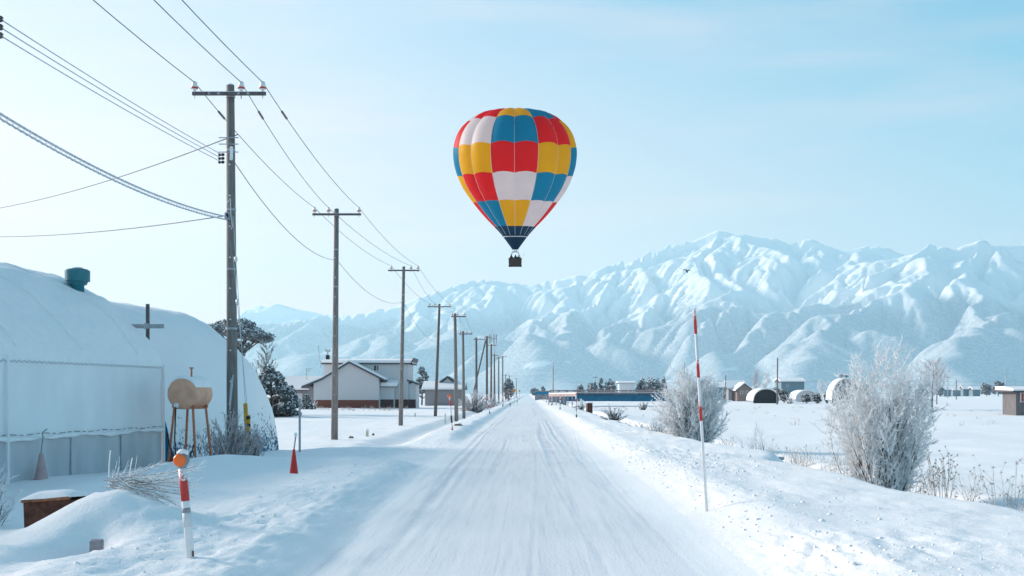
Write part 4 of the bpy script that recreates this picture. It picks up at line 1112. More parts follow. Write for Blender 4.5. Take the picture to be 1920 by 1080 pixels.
t, L, b = marker('delineator', 'near leaning red and white post with round orange reflector', (341, 866), (361, 1066), 10.6, [(0, 0.06, 'grey'), (0.075, 0.365, 'red_refl'), (0.43, 0.475, 'grey'), (0.475, 0.61, 'dirty_white')], 0.036, GM, 'road marker')
cap = L + V((0, 0, 0.02))
MB().lathe([(0.03, -0.045), (0.065, -0.04), (0.07, 0.0), (0.06, 0.05), (0.03, 0.06)], cap, 18, 'y').build('reflector_housing', MT['grey'], t, True)
MB().lathe([(0.058, -0.052), (0.05, -0.056), (0.01, -0.058)], cap + V((-0.006, 0, -0.004)), 18, 'y').build('orange_reflector', MT['orange'], t, True)
MB().lathe([(0.05, -0.02), (0.055, 0.01), (0.03, 0.035), (0.005, 0.04)], cap + V((0.005, 0.01, 0.055)), 12).build('snow_cap', MT['snow'], t, True)
MB().tube([L*0.10, L*0.135], 0.0372, 10).build('rust_ring', MT['rust_light'], t, True)
MB().box(tuple(L*0.20 + V((0.024, -0.030, 0))), tuple(L*0.20 + V((0.038, -0.02, 0.05)))).build('rust_patch', MT['rust'], t)
t, L, b = marker('delineator', 'leaning striped post with round orange top, left verge by the ditch', (843, 743), (849, 812), 50, [(0.02, 0.26, 'red_refl'), (0.52, 0.72, 'rust'), (0.8, 1.0, 'red_refl')], 0.035, GM, 'road marker')
MB().lathe([(0.04, -0.03), (0.085, -0.028), (0.09, 0.0), (0.08, 0.03), (0.04, 0.035)], L, 14, 'y').build('orange_reflector', MT['orange'], t, True)
SM = [((914, 745), (919, 778), 92, 'white and red marker beside the frosted thicket'), ((942, 738), (943, 762), 140, 'small marker in the left verge beyond the frosted thicket'), ((955, 736), (957, 760), 150, 'thin marker post under the orange diamond sign'),
      ((969, 737), (970, 754), 200, 'tiny marker at the left edge of the far road')]
for tp, bs, D, lb in SM:
    marker('delineator', lb, tp, bs, D, [(0.0, 0.18, 'red_refl'), (0.4, 0.6, 'red_refl'), (0.82, 1.0, 'rust')], 0.045 if D < 120 else 0.06, GM, 'road marker')
SR = [((1080, 737), (1081, 785), 72, 0.04, 'nearest marker post before the bridge, black foot, right verge'), ((1051, 741), (1050, 768), 112, 0.05, 'second marker post before the bridge, right verge'), ((1035, 743), (1034, 760), 150, 0.055, 'third marker post before the bridge, right verge'), ((1024.5, 743), (1025, 754), 200, 0.06, 'far small marker post on the right verge before the bridge'), ((1020, 743), (1020, 750), 250, 0.06, 'farthest tiny marker post on the right verge')]
for tp, bs, D, r, lb in SR:
    marker('delineator', lb, tp, bs, D, [(0.0, 0.06, 'orange'), (0.18, 0.34, 'red_refl'), (0.50, 0.70, 'grey'), (0.84, 1.0, 'black')], r, GM, 'road marker')
# orange warning signs far down the road
for px, py, D, s, lb in [(964, 732, 240, 0.42, 'larger orange diamond sign beside the far road'), (974, 733, 380, 0.38, 'small orange diamond sign at the far end of the road'), (952, 734, 330, 0.3, 'small orange sign left of the larger diamond sign')]:
    p = at(px, py, D); g = gz(p.x, p.y)
    t = thing('warning_sign', lb, 'road sign', (p.x, p.y, g-0.1), 'orange signs down the road')
    z = p.z - g + 0.1
    MB().tube([(0, 0.05, 0), (0, 0.05, z)], 0.05, 6).build('post', MT['steel'], t)
    MB().prism([(0, z-s), (s, z), (0, z+s), (-s, z)], -0.03, 0.0).build('plate', MT['orange_dull'], t)
# red cone with a stick and the thin grey post beside it
p = at(551, 895, 21.8); p.z = gz(p.x, p.y) - 0.03
cn = cone('traffic_cone', 'bright red cone with a thin stick at the left verge', p, 0.47, 0.09, 'red', 'traffic cones')
MB().tube([(0, 0, 0.45), (0.035, 0, 0.72)], 0.014, 6).build('stick', MT['grey'], cn)
MB().lathe([(0.02, 0), (0.032, 0.02), (0.032, 0.07), (0.02, 0.08)], (0.035, 0, 0.71), 8).build('stick_head', MT['frost'], cn)
p = at(562, 850, 36); g = gz(p.x, p.y)
gp = thing('grey_post', 'thin grey steel post in the snow behind the red cone', 'post', (p.x, p.y, g-0.15))
MB().tube([(0, 0, 0), (0, 0, at(562, 747, 36).z-g+0.15)], 0.035, 8).build('pipe', MT['steel'], gp)
MB().tube([(0, 0, 1.55), (0, 0, 1.6)], 0.05, 8).build('collar', MT['grey'], gp)
MB().lathe([(0.05, 0), (0.05, 0.04), (0.02, 0.06)], (0, 0, at(562, 747, 36).z-g+0.15), 8).build('snow_cap', MT['snow'], gp)
# low pipes and stubs in the ditch
for px, py, D, h, r, mt, lb in [(688, 812, 60, 0.28, 0.09, 'ditch_pipe', 'short pale green capped pipe in the left ditch'), (834.5, 772, 95, 0.75, 0.07, 'ditch_pipe', 'taller pale green pipe before the grey barn'), (778, 774, 110, 0.3, 0.08, 'ditch_pipe', 'tiny pale pipe in the snow right of the house')]:
    if 'ditch_pipe' not in MT: MT['ditch_pipe'] = M('pale_green_plastic', (0.50, 0.56, 0.46), 0.5, var=0.08)
    p = at(px, py, D); g = gz(p.x, p.y); t = thing('vent_pipe', lb, 'pipe', (p.x, p.y, g-0.1), 'pipes in the left field')
    MB().lathe([(r, 0), (r, h+0.1)], (0, 0, 0), 10).build('pipe', MT[mt], t, True)
    MB().lathe([(r*1.3, h+0.08), (r*1.3, h+0.16), (r, h+0.2)], (0, 0, 0), 10).build('cap', MT['snow'], t, True)
def rock(name, label, p, s, seed, mat, cat='debris', kind=None):
    rr = random.Random(seed); mb = MB(); n = 8; vs_ = []
    for j in range(5):
        ph = math.pi*(j+0.5)/5
        for k in range(n):
            q = rr.uniform(0.75, 1.25); a = 2*math.pi*k/n
            vs_.append((s[0]*q*math.sin(ph)*math.cos(a), s[1]*q*math.sin(ph)*math.sin(a), s[2]*math.cos(ph)))
    fs_ = [(j*n+k, (j+1)*n+k, (j+1)*n+(k+1) % n, j*n+(k+1) % n) for j in range(4) for k in range(n)] + [tuple(range(n))[::-1], tuple(range(4*n, 5*n))]
    fs_ = [f[::-1] for f in fs_]
    o = MB().add(vs_, fs_).build(name, MT[mat]); o.location = p
    return tag(o, label, cat) if label else o
for px, py, D, s, sd, lb in [(860, 797, 56, (0.2, 0.15, 0.12), 3, 'dark clod beside the leaning orange topped post'), (658, 817, 58, (0.12, 0.12, 0.1), 4, 'small dark hollow pipe end in the left ditch'), (700, 808, 62, (0.07, 0.05, 0.1), 6, 'small dark stub in the snow of the left ditch')]:
    p = at(px, py, D); p.z = gz(p.x, p.y) + 0.02; rock('dark_clod', lb, p, s, sd, 'soil')

# ---------------------------------------------------------------- left foreground: rusty trough, stub, branches
p = at(100, 956, 13.2)
tr_ = thing('rusty_trough', 'rusty brown iron trough half buried in the left drift', 'trough', (p.x, p.y, p.z-0.35), None, math.radians(-7))
w = 0.27
MB().prism([(-w*0.93, 0.0), (w*0.95, 0.0), (w, 0.49), (-w, 0.45)], -0.16, -0.13).build('front_plate', MT['rust'], tr_, bevel=0.006)
MB().prism([(-w*0.93, 0.0), (w*0.95, 0.0), (w, 0.49), (-w, 0.45)], 0.2, 0.23).build('back_plate', MT['rust'], tr_)
for sx, zt in ((-1, 0.45), (1, 0.49)):
    MB().box((sx*w*0.94-0.015, -0.129, 0.0), (sx*w*0.94+0.015, 0.199, zt-0.02)).build('side_plate', MT['rust'], tr_)
MB().prism([(-w-0.01, 0.44), (w+0.01, 0.485), (w+0.01, 0.52), (-w-0.01, 0.475)], -0.19, -0.125).build('rim', MT['rust_light'], tr_, bevel=0.008)
def trs(u, v):
    e = min(1, min(u, 1-u)*4)*min(1, min(v, 1-v)*3); return (-w-0.03 + u*(2*w+0.06), -0.19+0.44*v, 0.485 + 0.04*u + 0.075*math.sqrt(max(e, 0)) - 0.012)
grid_mesh('snow_cap', trs, 20, 12, MT['snow'], tr_)
p = at(181, 1029, 11.2)
st = MB().box((-0.058, -0.06, -0.25), (0.058, 0.06, 0.085)).build('concrete_stub', MT['stone'], None, bevel=0.012)
st.location = (p.x, p.y, p.z); st.rotation_euler = (0.05, 0.03, 0.2)
tag(st, 'small grey concrete stub poking from the left drift', 'concrete block')

# ---------------------------------------------------------------- buildings
def X(px, D): return (px-VX)/F*D
def Zp(py, D): return H - (py-VY)/F*D
# house
D0 = 176.0
hx = X(680, D0); hg = Zp(764, D0)
hs_ = thing('house', 'grey sided two storey house with snowy roofs and brick red plinth', 'house', (hx, D0, hg))
def hX(px, D): return X(px, D) - hx
def hZ(py, D): return Zp(py, D) - hg
Dw, Dm, Dp = 176.0, 180.0, 178.0                     # wing front, main block front, porch front
# wing (gable to the camera)
wall = [(hX(588, Dw), -1), (hX(710, Dw), -1), (hX(710, Dw), hZ(708, Dw)), (hX(655, Dw), hZ(681, Dw)), (hX(588, Dw), hZ(719, Dw))]
MB().prism(wall, 0, 7.9).build('wall', MT['siding'], hs_)
MB().box((hX(588, Dw)-0.02, -0.04, -1), (hX(710, Dw)+0.02, 0.0-0.003, hZ(750, Dw))).build('plinth', MT['plinth'], hs_)
def slope(name, pa, pb, D, y0, y1, th, mat, parent):
    a = (hX(pa[0], D), hZ(pa[1], D)); b = (hX(pb[0], D), hZ(pb[1], D))
    return MB().prism([a, b, (b[0], b[1]+th), (a[0], a[1]+th)], y0, y1).build(name, MT[mat], parent)
for pa, pb in (((655, 681), (603, 713)), ((603, 713), (566, 728)), ((655, 681), (722, 715))):
    r = slope('roof', pa, pb, Dw, -0.5, 7.8, 0.28, 'trim', hs_)
    o = slope('roof_snow', (pa[0], pa[1]-3.6), (pb[0], pb[1]-3.6), Dw, -0.42, 7.7, 0.22, 'snow', hs_)
# left lean-to of the wing
MB().box((hX(578, Dw), 0.6, -1), (hX(588, Dw)-0.003, 7, hZ(726, Dw))).build('lean_to_wall', MT['siding_dark'], hs_)
# main block
ym = Dm - D0
MB().box((hX(607, Dm), ym, -1), (hX(766, Dm), ym+7.5, hZ(681, Dm))).build('main_wall', MT['siding'], hs_)
MB().box((hX(603, Dm), ym-0.45, hZ(683, Dm)), (hX(773, Dm), ym+8, hZ(680.5, Dm))).build('eave', MT['trim'], hs_)
vs_ = [(hX(603, Dm), ym-0.4), (hX(773, Dm), ym-0.4)]
MB().prismx([(ym-0.4, hZ(680.3, Dm)), (ym+8, hZ(680.3, Dm)), (ym+8, hZ(674, Dm)), (ym+3.8, hZ(671.5, Dm)), (ym-0.4, hZ(675.5, Dm))], hX(603, Dm), hX(773, Dm)).build('roof_snow', MT['snow'], hs_)
MB().prism([(hX(772, Dm), hZ(682, Dm)), (hX(776, Dm), hZ(671, Dm)), (hX(773.5, Dm), hZ(674, Dm)), (hX(771, Dm), hZ(680, Dm))], ym-0.5, ym+8).build('gutter_end', MT['trim'], hs_)
MB().box((hX(738, Dm), ym-0.05, -1), (hX(766, Dm)+0.02, ym-0.003, hZ(749, Dm))).build('plinth', MT['plinth_dark'], hs_)
wdw = MB().box((hX(700.3, Dm), ym-0.06, hZ(695.6, Dm)), (hX(711.3, Dm), ym-0.003, hZ(684.3, Dm))).build('window', MT['white'], hs_)
for a, b_, mt in ((701.2, 705.4, 'glass'), (706.2, 710.4, 'curtain')):
    MB().box((hX(a, Dm), ym-0.075, hZ(694.7, Dm)), (hX(b_, Dm), ym-0.062, hZ(685.3, Dm))).build('pane', MT[mt], wdw)
# porch between the wing and the main block
yp = Dp - D0
MB().box((hX(711.5, Dp), yp, -1), (hX(738, Dp), ym-0.06, hZ(724, Dp))).build('porch_wall', MT['siding'], hs_)
MB().box((hX(711.5, Dp), yp-0.03, -1), (hX(738, Dp), yp-0.003, hZ(749, Dp))).build('plinth', MT['plinth_dark'], hs_)
MB().prismx([(yp-0.4, hZ(724.5, Dp)), (ym-0.06, hZ(720, Dp)), (ym-0.06, hZ(711, Dp)), (yp-0.4, hZ(717.5, Dp))], hX(714, Dp), hX(744, Dp)).build('roof_snow', MT['snow'], hs_)
MB().box((hX(711.5, Dp), yp-0.42, hZ(726, Dp)), (hX(744, Dp), yp+1, hZ(724.6, Dp))).build('eave', MT['trim'], hs_)
# right lean-to
MB().box((hX(766.3, Dm), ym+0.3, -1), (hX(779, Dm), ym+6, hZ(719, Dm))).build('lean_to_wall', MT['siding'], hs_)
MB().box((hX(766.5, Dm), ym+0.26, -1), (hX(779, Dm)+0.02, ym+0.297, hZ(749, Dm))).build('plinth', MT['plinth_dark'], hs_)
MB().prism([(hX(763, Dm), hZ(714.5, Dm)), (hX(784, Dm), hZ(721.5, Dm)), (hX(784, Dm), hZ(719.5, Dm)), (hX(763, Dm), hZ(711.5, Dm))], ym-0.1, ym+6.2).build('lean_to_roof', MT['trim'], hs_)
ch = MB().box((hX(606.5, Dm), ym+2, hZ(676, Dm)), (hX(613, Dm), ym+2.6, hZ(665, Dm))).build('chimney', MT['black'], hs_)
MB().tube([(hX(609.8, Dm), ym+2.3, hZ(665, Dm)), (hX(609.8, Dm), ym+2.3, hZ(655, Dm))], 0.1, 6).tube([(hX(606, Dm), ym+2.3, hZ(657, Dm)), (hX(613.5, Dm), ym+2.3, hZ(657, Dm))], 0.09, 6).tube([(hX(606, Dm), ym+2.3, hZ(658.5, Dm)), (hX(606, Dm), ym+2.3, hZ(653, Dm))], 0.08, 6).tube([(hX(613.5, Dm), ym+2.3, hZ(658.5, Dm)), (hX(613.5, Dm), ym+2.3, hZ(653, Dm))], 0.08, 6).build('flue', MT['steel'], ch)
def aerial(px0, py0, px1, py1, D, dy, parent, w=6):
    a = V((hX(px0, D), dy, hZ(py0, D))); b = V((hX(px1, D), dy, hZ(py1, D)))
    k = MB().tube([a, b], 0.035, 4)
    for q in (0.0, 0.09, 0.2):
        c = b.lerp(a, q); k.tube([c + V((-0.05, -0.1, 0)), c + V((w*D/F*(1-q), 0.1, -0.06))], 0.025, 4)
    k.build('aerial', MT['grey'], parent)
aerial(600, 690, 594, 648, Dm, ym+1, hs_, 4)
# low annex on the left with its own roof
ax_ = thing('annex', 'low grey annex with wide snowy roof left of the house', 'shed', (X(560, 186), 186, Zp(760, 186)))
def aX(px): return X(px, 186) - ax_.location.x
def aZ(py): return Zp(py, 186) - ax_.location.z
MB().box((aX(536), 0, -1), (aX(603), 6, aZ(731))).build('wall', MT['siding_dark'], ax_)
MB().prismx([(-0.6, aZ(731)), (6.6, aZ(731)), (6.6, aZ(713)), (3.2, aZ(704)), (-0.6, aZ(727))], aX(530), aX(604)).build('roof_snow', MT['snow'], ax_)
MB().box((aX(530), -0.62, aZ(732.5)), (aX(604), 6.4, aZ(731.1))).build('eave', MT['trim'], ax_)
k = MB().tube([(aX(572), 1.5, aZ(712)), (aX(571.5), 1.5, aZ(690))], 0.05, 5)
for q in (690, 692.5, 695): k.tube([(aX(571), 1.4, aZ(q)), (aX(583-(q-690)), 1.6, aZ(q+1))], 0.035, 4)
k.build('aerial', MT['grey'], ax_)
MB().box((aX(556), -0.05, -1), (aX(567), -0.003, aZ(737))).build('door', MT['siding'], ax_)

def gable_house(name, label, px0, px1, pybase, pyeave, pyridge, D, depth, wallm, ridge='x', cat='house', over=0.5, group=None, snow_th=0.35, windows=(), gable_m=None):
    c = at((px0+px1)/2, pybase, D); t = thing(name, label, cat, c, group)
    x0, x1 = X(px0, D)-c.x, X(px1, D)-c.x; ze, zr = Zp(pyeave, D)-c.z, Zp(pyridge, D)-c.z
    if ridge == 'x':
        MB().box((x0, 0, -1.5), (x1, depth, ze)).build('wall', MT[wallm], t)
        MB().prismx([(-over, ze), (depth+over, ze), (depth/2, zr)], x0-over, x1+over).build('roof', MT['trim'], t)
        MB().prismx([(-over-0.05, ze+0.06), (depth/2, zr+0.06), (depth/2, zr+0.06+snow_th), (-over-0.05, ze+0.06+snow_th)], x0-over+0.02, x1+over-0.02).build('roof_snow', MT['snow'], t)
        MB().prismx([(depth/2+0.01, zr+0.06), (depth+over, ze+0.06), (depth+over, ze+0.06+snow_th), (depth/2+0.01, zr+0.06+snow_th)], x0-over+0.02, x1+over-0.02).build('roof_snow', MT['snow'], t)
    else:
        xm = (x0+x1)/2
        MB().prism([(x0, -1.5), (x1, -1.5), (x1, ze), (xm, zr-0.15), (x0, ze)], 0, depth).build('wall', MT[wallm], t)
        for sg in (-1, 1):
            xe = xm + sg*((x1-x0)/2 + over); zz = ze - (zr-ze)*over/((x1-x0)/2)
            MB().prism([(xm, zr-0.14), (xe, zz), (xe, zz+0.2), (xm, zr+0.06)], -over, depth+over).build('roof', MT['trim'], t)
            MB().prism([(xm, zr+0.07), (xe, zz+0.21), (xe, zz+0.21+snow_th), (xm, zr+0.07+snow_th)], -over+0.05, depth+over-0.05).build('roof_snow', MT['snow'], t)
    for (a, b_, c0_, c1_, mt) in windows:
        w_ = MB().box((X(a, D)-c.x, -0.07, Zp(c1_, D)-c.z), (X(b_, D)-c.x, -0.003, Zp(c0_, D)-c.z)).build('window', MT['white'], t)
        q = 0.15*(X(b_, D)-X(a, D))
        MB().box((X(a, D)-c.x+q, -0.085, Zp(c1_, D)-c.z+q), (X(b_, D)-c.x-q, -0.072, Zp(c0_, D)-c.z-q)).build('pane', MT[mt], w_)
    return t
# barn by the road
bn = gable_house('barn', 'grey barn with a broad snowy roof and small upper gable', 797, 866, 748, 731, 718, 215, 8, 'siding_dark', 'x', 'barn', 0.6)
cb_ = bn.location
MB().prism([(X(823, 215)-cb_.x, Zp(719, 215)-cb_.z), (X(851, 215)-cb_.x, Zp(719, 215)-cb_.z), (X(837, 215)-cb_.x, Zp(708.5, 215)-cb_.z)], 3.2, 10).build('upper_gable', MT['siding'], bn)
for sg in (0, 1):
    a = (X(837, 215)-cb_.x, Zp(707, 215)-cb_.z); e = (X(821 if sg == 0 else 853, 215)-cb_.x, Zp(718, 215)-cb_.z)
    MB().prism([a, e, (e[0], e[1]+0.25), (a[0], a[1]+0.25)], 2.7, 10.2).build('upper_roof', MT['trim'], bn)
MB().box((X(797, 215)-cb_.x-0.02, -0.04, -1), (X(866, 215)-cb_.x+0.02, -0.003, Zp(745.5, 215)-cb_.z)).build('plinth', MT['stone'], bn)

# far houses, right
gable_house('house', 'small blue grey house with steep snowy roof, left end of the far farm', 1339, 1361, 741, 727, 719, 330, 7, 'siding_blue', 'x', group='far farm buildings')
gable_house('house', 'long dark farmhouse roof behind the low snowy gables', 1366, 1397, 741, 729, 715, 345, 8, 'siding_dark', 'x', group='far farm buildings')
gable_house('house', 'brown gabled house front with snow on its slopes, far farm', 1382, 1410, 742, 731, 719, 325, 8, 'curtain', 'y', group='far farm buildings', windows=((1388, 1393, 733, 738, 'glass'), (1398, 1403, 733, 738, 'glass')))
gable_house('house', 'blue grey two storey house with flat snowy roof beyond the dark hedge', 1465, 1508, 744, 716, 710, 370, 9, 'siding_blue', 'x', group='far farm buildings', windows=((1475, 1479, 720, 725, 'glass'),))
gable_house('shed', 'low white walled building between the bridge trees', 1161, 1189, 738, 719, 717, 340, 6, 'white', 'x', 'shed')
for a, b_, pe, pr, D, lb in [(1770, 1783, 731, 726, 900, 'leftmost tiny snowy roof of the distant hamlet'), (1787, 1801, 732, 728, 920, 'second tiny snowy roof of the distant hamlet'), (1806, 1822, 730, 723, 940, 'third and tallest tiny roof of the distant hamlet'), (1824, 1838, 731, 726, 930, 'rightmost tiny snowy roof of the distant hamlet')]:
    gable_house('house', lb, a, b_, 742, pe, pr, D, 10, 'siding_blue', 'x', group='distant hamlet', snow_th=0.6)
# weathered hut at the right edge
D = 120.0
ht = thing('hut', 'weathered grey hut with snowy roof and red window at right edge', 'hut', at(1925, 763, D))
def uX(px): return X(px, D) - ht.location.x
def uZ(py): return Zp(py, D) - ht.location.z
MB().box((uX(1905), 0, -1), (uX(1975), 3.4, uZ(735))).build('wall', MT['shed_wood'], ht)
w_ = MB().box((uX(1912.5), -0.06, uZ(754)), (uX(1923), -0.003, uZ(736.5))).build('window', MT['dirty_white'], ht)
MB().box((uX(1914.5), -0.08, uZ(753)), (uX(1918.0), -0.062, uZ(737.5))).build('frame', MT['red_window'], w_)
MB().box((uX(1918.7), -0.08, uZ(753)), (uX(1922), -0.062, uZ(737.5))).build('pane', MT['glass'], w_)
MB().prismx([(-0.6, uZ(735)), (4, uZ(735)), (4, uZ(731)), (-0.6, uZ(732.5))], uX(1895), uX(1985)).build('roof', MT['trim'], ht)
MB().prismx([(-0.6, uZ(732.3)), (4, uZ(730.8)), (4, uZ(724)), (1.7, uZ(724)), (-0.6, uZ(729.5))], uX(1895.5), uX(1984)).build('roof_snow', MT['snow'], ht)

def quonset(name, label, px0, px1, pybase, pytop, D, length, ang, endm, shellm='snow', vents=False, group='far arched sheds'):
    c = at((px0+px1)/2, pybase, D); t = thing(name, label, 'shed', c, group, ang)
    r = (X(px1, D)-X(px0, D))/2; h = Zp(pytop, D)-c.z
    def fn(u, v): a = math.pi*u; return (-r*math.cos(a), -0.4 + (length+0.4)*v, h*math.sin(a)**0.9 - 0.02 if math.sin(a) > 0 else 0)
    def fo(u, v): a = math.pi*u; return (-(r+0.25)*math.cos(a), -0.4 + (length+0.4)*v, (h+0.3)*max(0, math.sin(a))**0.9)
    grid_mesh('shell', fo, 26, 4, MT[shellm], t)
    MB().add([(-r*math.cos(math.pi*i/20), 0, h*max(0, math.sin(math.pi*i/20))**0.9) for i in range(21)] + [(r, 0, -0.6), (-r, 0, -0.6)], [tuple(range(23))]).build('front', MT[endm], t)
    MB().add([(-(r+0.2)*math.cos(math.pi*i/20), length, (h+0.25)*max(0, math.sin(math.pi*i/20))**0.9) for i in range(21)], [tuple(range(21))[::-1]]).build('back', MT[endm], t)
    MB().tube([(-(r+0.13)*math.cos(math.pi*i/20), -0.42, (h+0.16)*max(0, math.sin(math.pi*i/20))**0.9) for i in range(21)], 0.14, 5).build('rim', MT['snow'], t)
    if vents:
        for sx in (-0.35, 0.35):
            MB().lathe([(0.15, h-0.2), (0.15, h+0.5), (0.4, h+0.55), (0.45, h+0.9), (0.1, h+1.0)], (sx*1.6, 2, 0), 10).build('roof_vent', MT['grey'], t)
    return t
quonset('arched_shed', 'small arched shed with black open front and snowy roof', 1412, 1460, 751, 730, 250, 5, math.radians(4), 'black')
quonset('arched_shed', 'low grey arched frame behind the dark hedge', 1492, 1532, 749, 733, 300, 8, 0.0, 'siding', 'frost')
quonset('arched_shed', 'grey fronted arched shed with two roof vents behind the big shrub', 1560, 1612, 750, 711, 240, 5, math.radians(-3), 'siding_dark', 'snow', True)
MB_ = None

# ---------------------------------------------------------------- the bridge
DB = 200.0
bo = at(1150, 752, DB)
bg_ = thing('bridge', 'blue girder bridge with rose brown railings beyond the right verge', 'bridge', bo)
def gX(px, D=DB): return X(px, D) - bo.x
def gZ(py, D=DB): return Zp(py, D) - bo.z
MB().box((gX(1062), 0, gZ(751.5)), (gX(1265), 0.12, gZ(739.8))).build('girder', MT['blue_girder'], bg_)
MB().box((gX(1062), -0.14, gZ(752.3)), (gX(1265), 0.25, gZ(751.3))).build('lower_flange', MT['blue_girder'], bg_)
for i in range(9):
    xx = gX(1072) + i*(gX(1258)-gX(1072))/8
    MB().box((xx-0.03, -0.10, gZ(751.2)), (xx+0.03, -0.003, gZ(740))).build('stiffener', MT['blue_girder'], bg_)
MB().box((gX(1030), -0.9, gZ(739.7)), (gX(1267), 5.5, gZ(737.2))).build('deck', MT['trim'], bg_)
MB().box((gX(1030), -0.86, gZ(737.1)), (gX(1267), 5.4, gZ(736.2))).build('deck_snow', MT['snow'], bg_)
for dy in (-0.7, 5.2):
    MB().box((gX(1032), dy-0.05, gZ(733.2)), (gX(1267), dy+0.05, gZ(731.2))).build('top_rail', MT['rail'], bg_)
    MB().box((gX(1032), dy-0.04, gZ(735.8)), (gX(1267), dy+0.04, gZ(734.4))).build('lower_rail', MT['rail'], bg_)
    for i in range(16):
        xx = gX(1033) + i*(gX(1265)-gX(1033))/15
        MB().box((xx-0.09, dy-0.08, gZ(737.5)), (xx+0.09, dy+0.08, gZ(730.8))).build('rail_post', MT['rail'], bg_)
MB().box((gX(1030), -1.2, gZ(775)), (gX(1061.8), 6, gZ(740))).build('abutment', MT['stone'], bg_)
MB().box((gX(1265.5), -1.2, gZ(775)), (gX(1285), 6, gZ(740))).build('abutment', MT['stone'], bg_)
# second, farther span
DF = 300.0
fo_ = at(1016, 740, DF)
fb = thing('far_bridge', 'short blue parapet of a farther bridge at the end of the road', 'bridge', fo_)
MB().box((X(1003.5, DF)-fo_.x, 0, Zp(740, DF)-fo_.z), (X(1031, DF)-fo_.x, 0.3, Zp(734.4, DF)-fo_.z)).build('girder', MT['blue_girder'], fb)
MB().box((X(1003, DF)-fo_.x, -0.1, Zp(734.3, DF)-fo_.z), (X(1031, DF)-fo_.x, 0.4, Zp(732.6, DF)-fo_.z)).build('rail', MT['rail'], fb)
MB().box((X(1003, DF)-fo_.x, 0, -2.5), (X(1031, DF)-fo_.x, 0.28, Zp(740.2, DF)-fo_.z)).build('abutment', MT['stone'], fb)
# guard rail on the approach
DG = 150.0
go = at(1056, 745, DG)
gr = thing('guard_rail', 'snow capped guard rail in front of the bridge end', 'guard rail', go)
a = V((X(1029, 158)-go.x, 158-DG, Zp(741, 158)-go.z)); b = V((X(1081, 142)-go.x, 142-DG, Zp(740.5, 142)-go.z))
for q, nm, mt, th in ((0.0, 'beam', 'rail', 0.17), (0.2, 'beam_snow', 'snow', 0.1)):
    o = MB()
    o.add([a+V((0, 0, q-th)), b+V((0, 0, q-th)), b+V((0, 0, q+th)), a+V((0, 0, q+th)), a+V((0, .12, q-th)), b+V((0, .12, q-th)), b+V((0, .12, q+th)), a+V((0, .12, q+th))],
          [(0, 1, 2, 3), (7, 6, 5, 4), (3, 2, 6, 7), (0, 4, 5, 1), (0, 3, 7, 4), (1, 5, 6, 2)]).build(nm, MT[mt], gr)
for i in range(8):
    c = a.lerp(b, i/7); MB().box((c.x-0.06, c.y+0.13, c.z-1.7), (c.x+0.06, c.y+0.25, c.z+0.0)).build('post', MT['steel'], gr)
# tall mast, black box, lamp pole and other thin poles
def thin_pole(name, label, px, pt, pbz, D, r, mat, cat='pole', arms=0, lean=0):
    b = at(px, pbz, D); g = min(b.z, gz(b.x, b.y)) - 0.2; tp = at(px+lean, pt, D)
    t = thing(name, label, cat, (b.x, b.y, g), 'thin poles on the plain')
    L = V((tp.x-b.x, 0, tp.z-g))
    MB().tube([(0, 0, 0), L], [r, r*0.75], 8).build('shaft', MT[mat], t, True)
    MB().lathe([(r*0.7, 0), (r*0.5, 0.1), (r*0.1, 0.12)], L, 8).build('cap', MT['frost'], t)
    for i in range(arms):
        MB().box((-5*D/F, -0.1, L.z-0.6-i*1.1), (5*D/F, 0.1, L.z-0.42-i*1.1)).build('crossarm', MT['arm'], t)
    return t
thin_pole('rust_mast', 'tall thin rose brown mast at the near end of the bridge', 1037, 677, 737, 205, 0.11, 'rail')
thin_pole('thin_pole', 'thin pole standing above the pale frosted tree', 1283, 680, 740, 300, 0.1, 'grey')
thin_pole('thin_pole', 'grey pole left of the far farmhouses', 1360.5, 703, 742, 310, 0.16, 'concrete_pole')
thin_pole('thin_pole', 'tall grey pole beside the black fronted arched shed', 1457, 671, 745, 235, 0.17, 'concrete_pole', lean=1)
thin_pole('thin_pole', 'pole right of the bare tree at the field edge', 1756.5, 698, 744, 240, 0.12, 'concrete_pole')
thin_pole('thin_pole', 'short pole in the field left of the distant hamlet', 1793, 712, 739, 420, 0.2, 'concrete_pole')
thin_pole('thin_pole', 'faint far pole with cross arms near the distant hamlet', 1777, 706, 740, 600, 0.25, 'steel', arms=1)
thin_pole('thin_pole', 'faint pole above the hut at the right edge', 1886, 694, 740, 500, 0.2, 'steel')
thin_pole('thin_pole', 'faint pole right of the distant hamlet trees', 1904, 712, 740, 620, 0.25, 'steel')
thin_pole('thin_pole', 'far pole with cross arms between the bridge trees', 1116, 705, 738, 420, 0.18, 'steel', arms=1)
p = at(1105, 760, 105); bx = thing('dark_box', 'small dark box in the snow right of the bridge markers', 'box', (p.x, p.y, gz(p.x, p.y)-0.2), None, 0.3)
zb = p.z + 0.2 - gz(p.x, p.y)
MB().box((-0.24, -0.2, 0), (0.24, 0.2, zb+0.2)).build('body', MT['rust'], bx, bevel=0.02)
MB().box((-0.25, -0.21, zb+0.201), (0.25, 0.21, zb+0.26)).build('snow_cap', MT['snow'], bx, bevel=0.02)
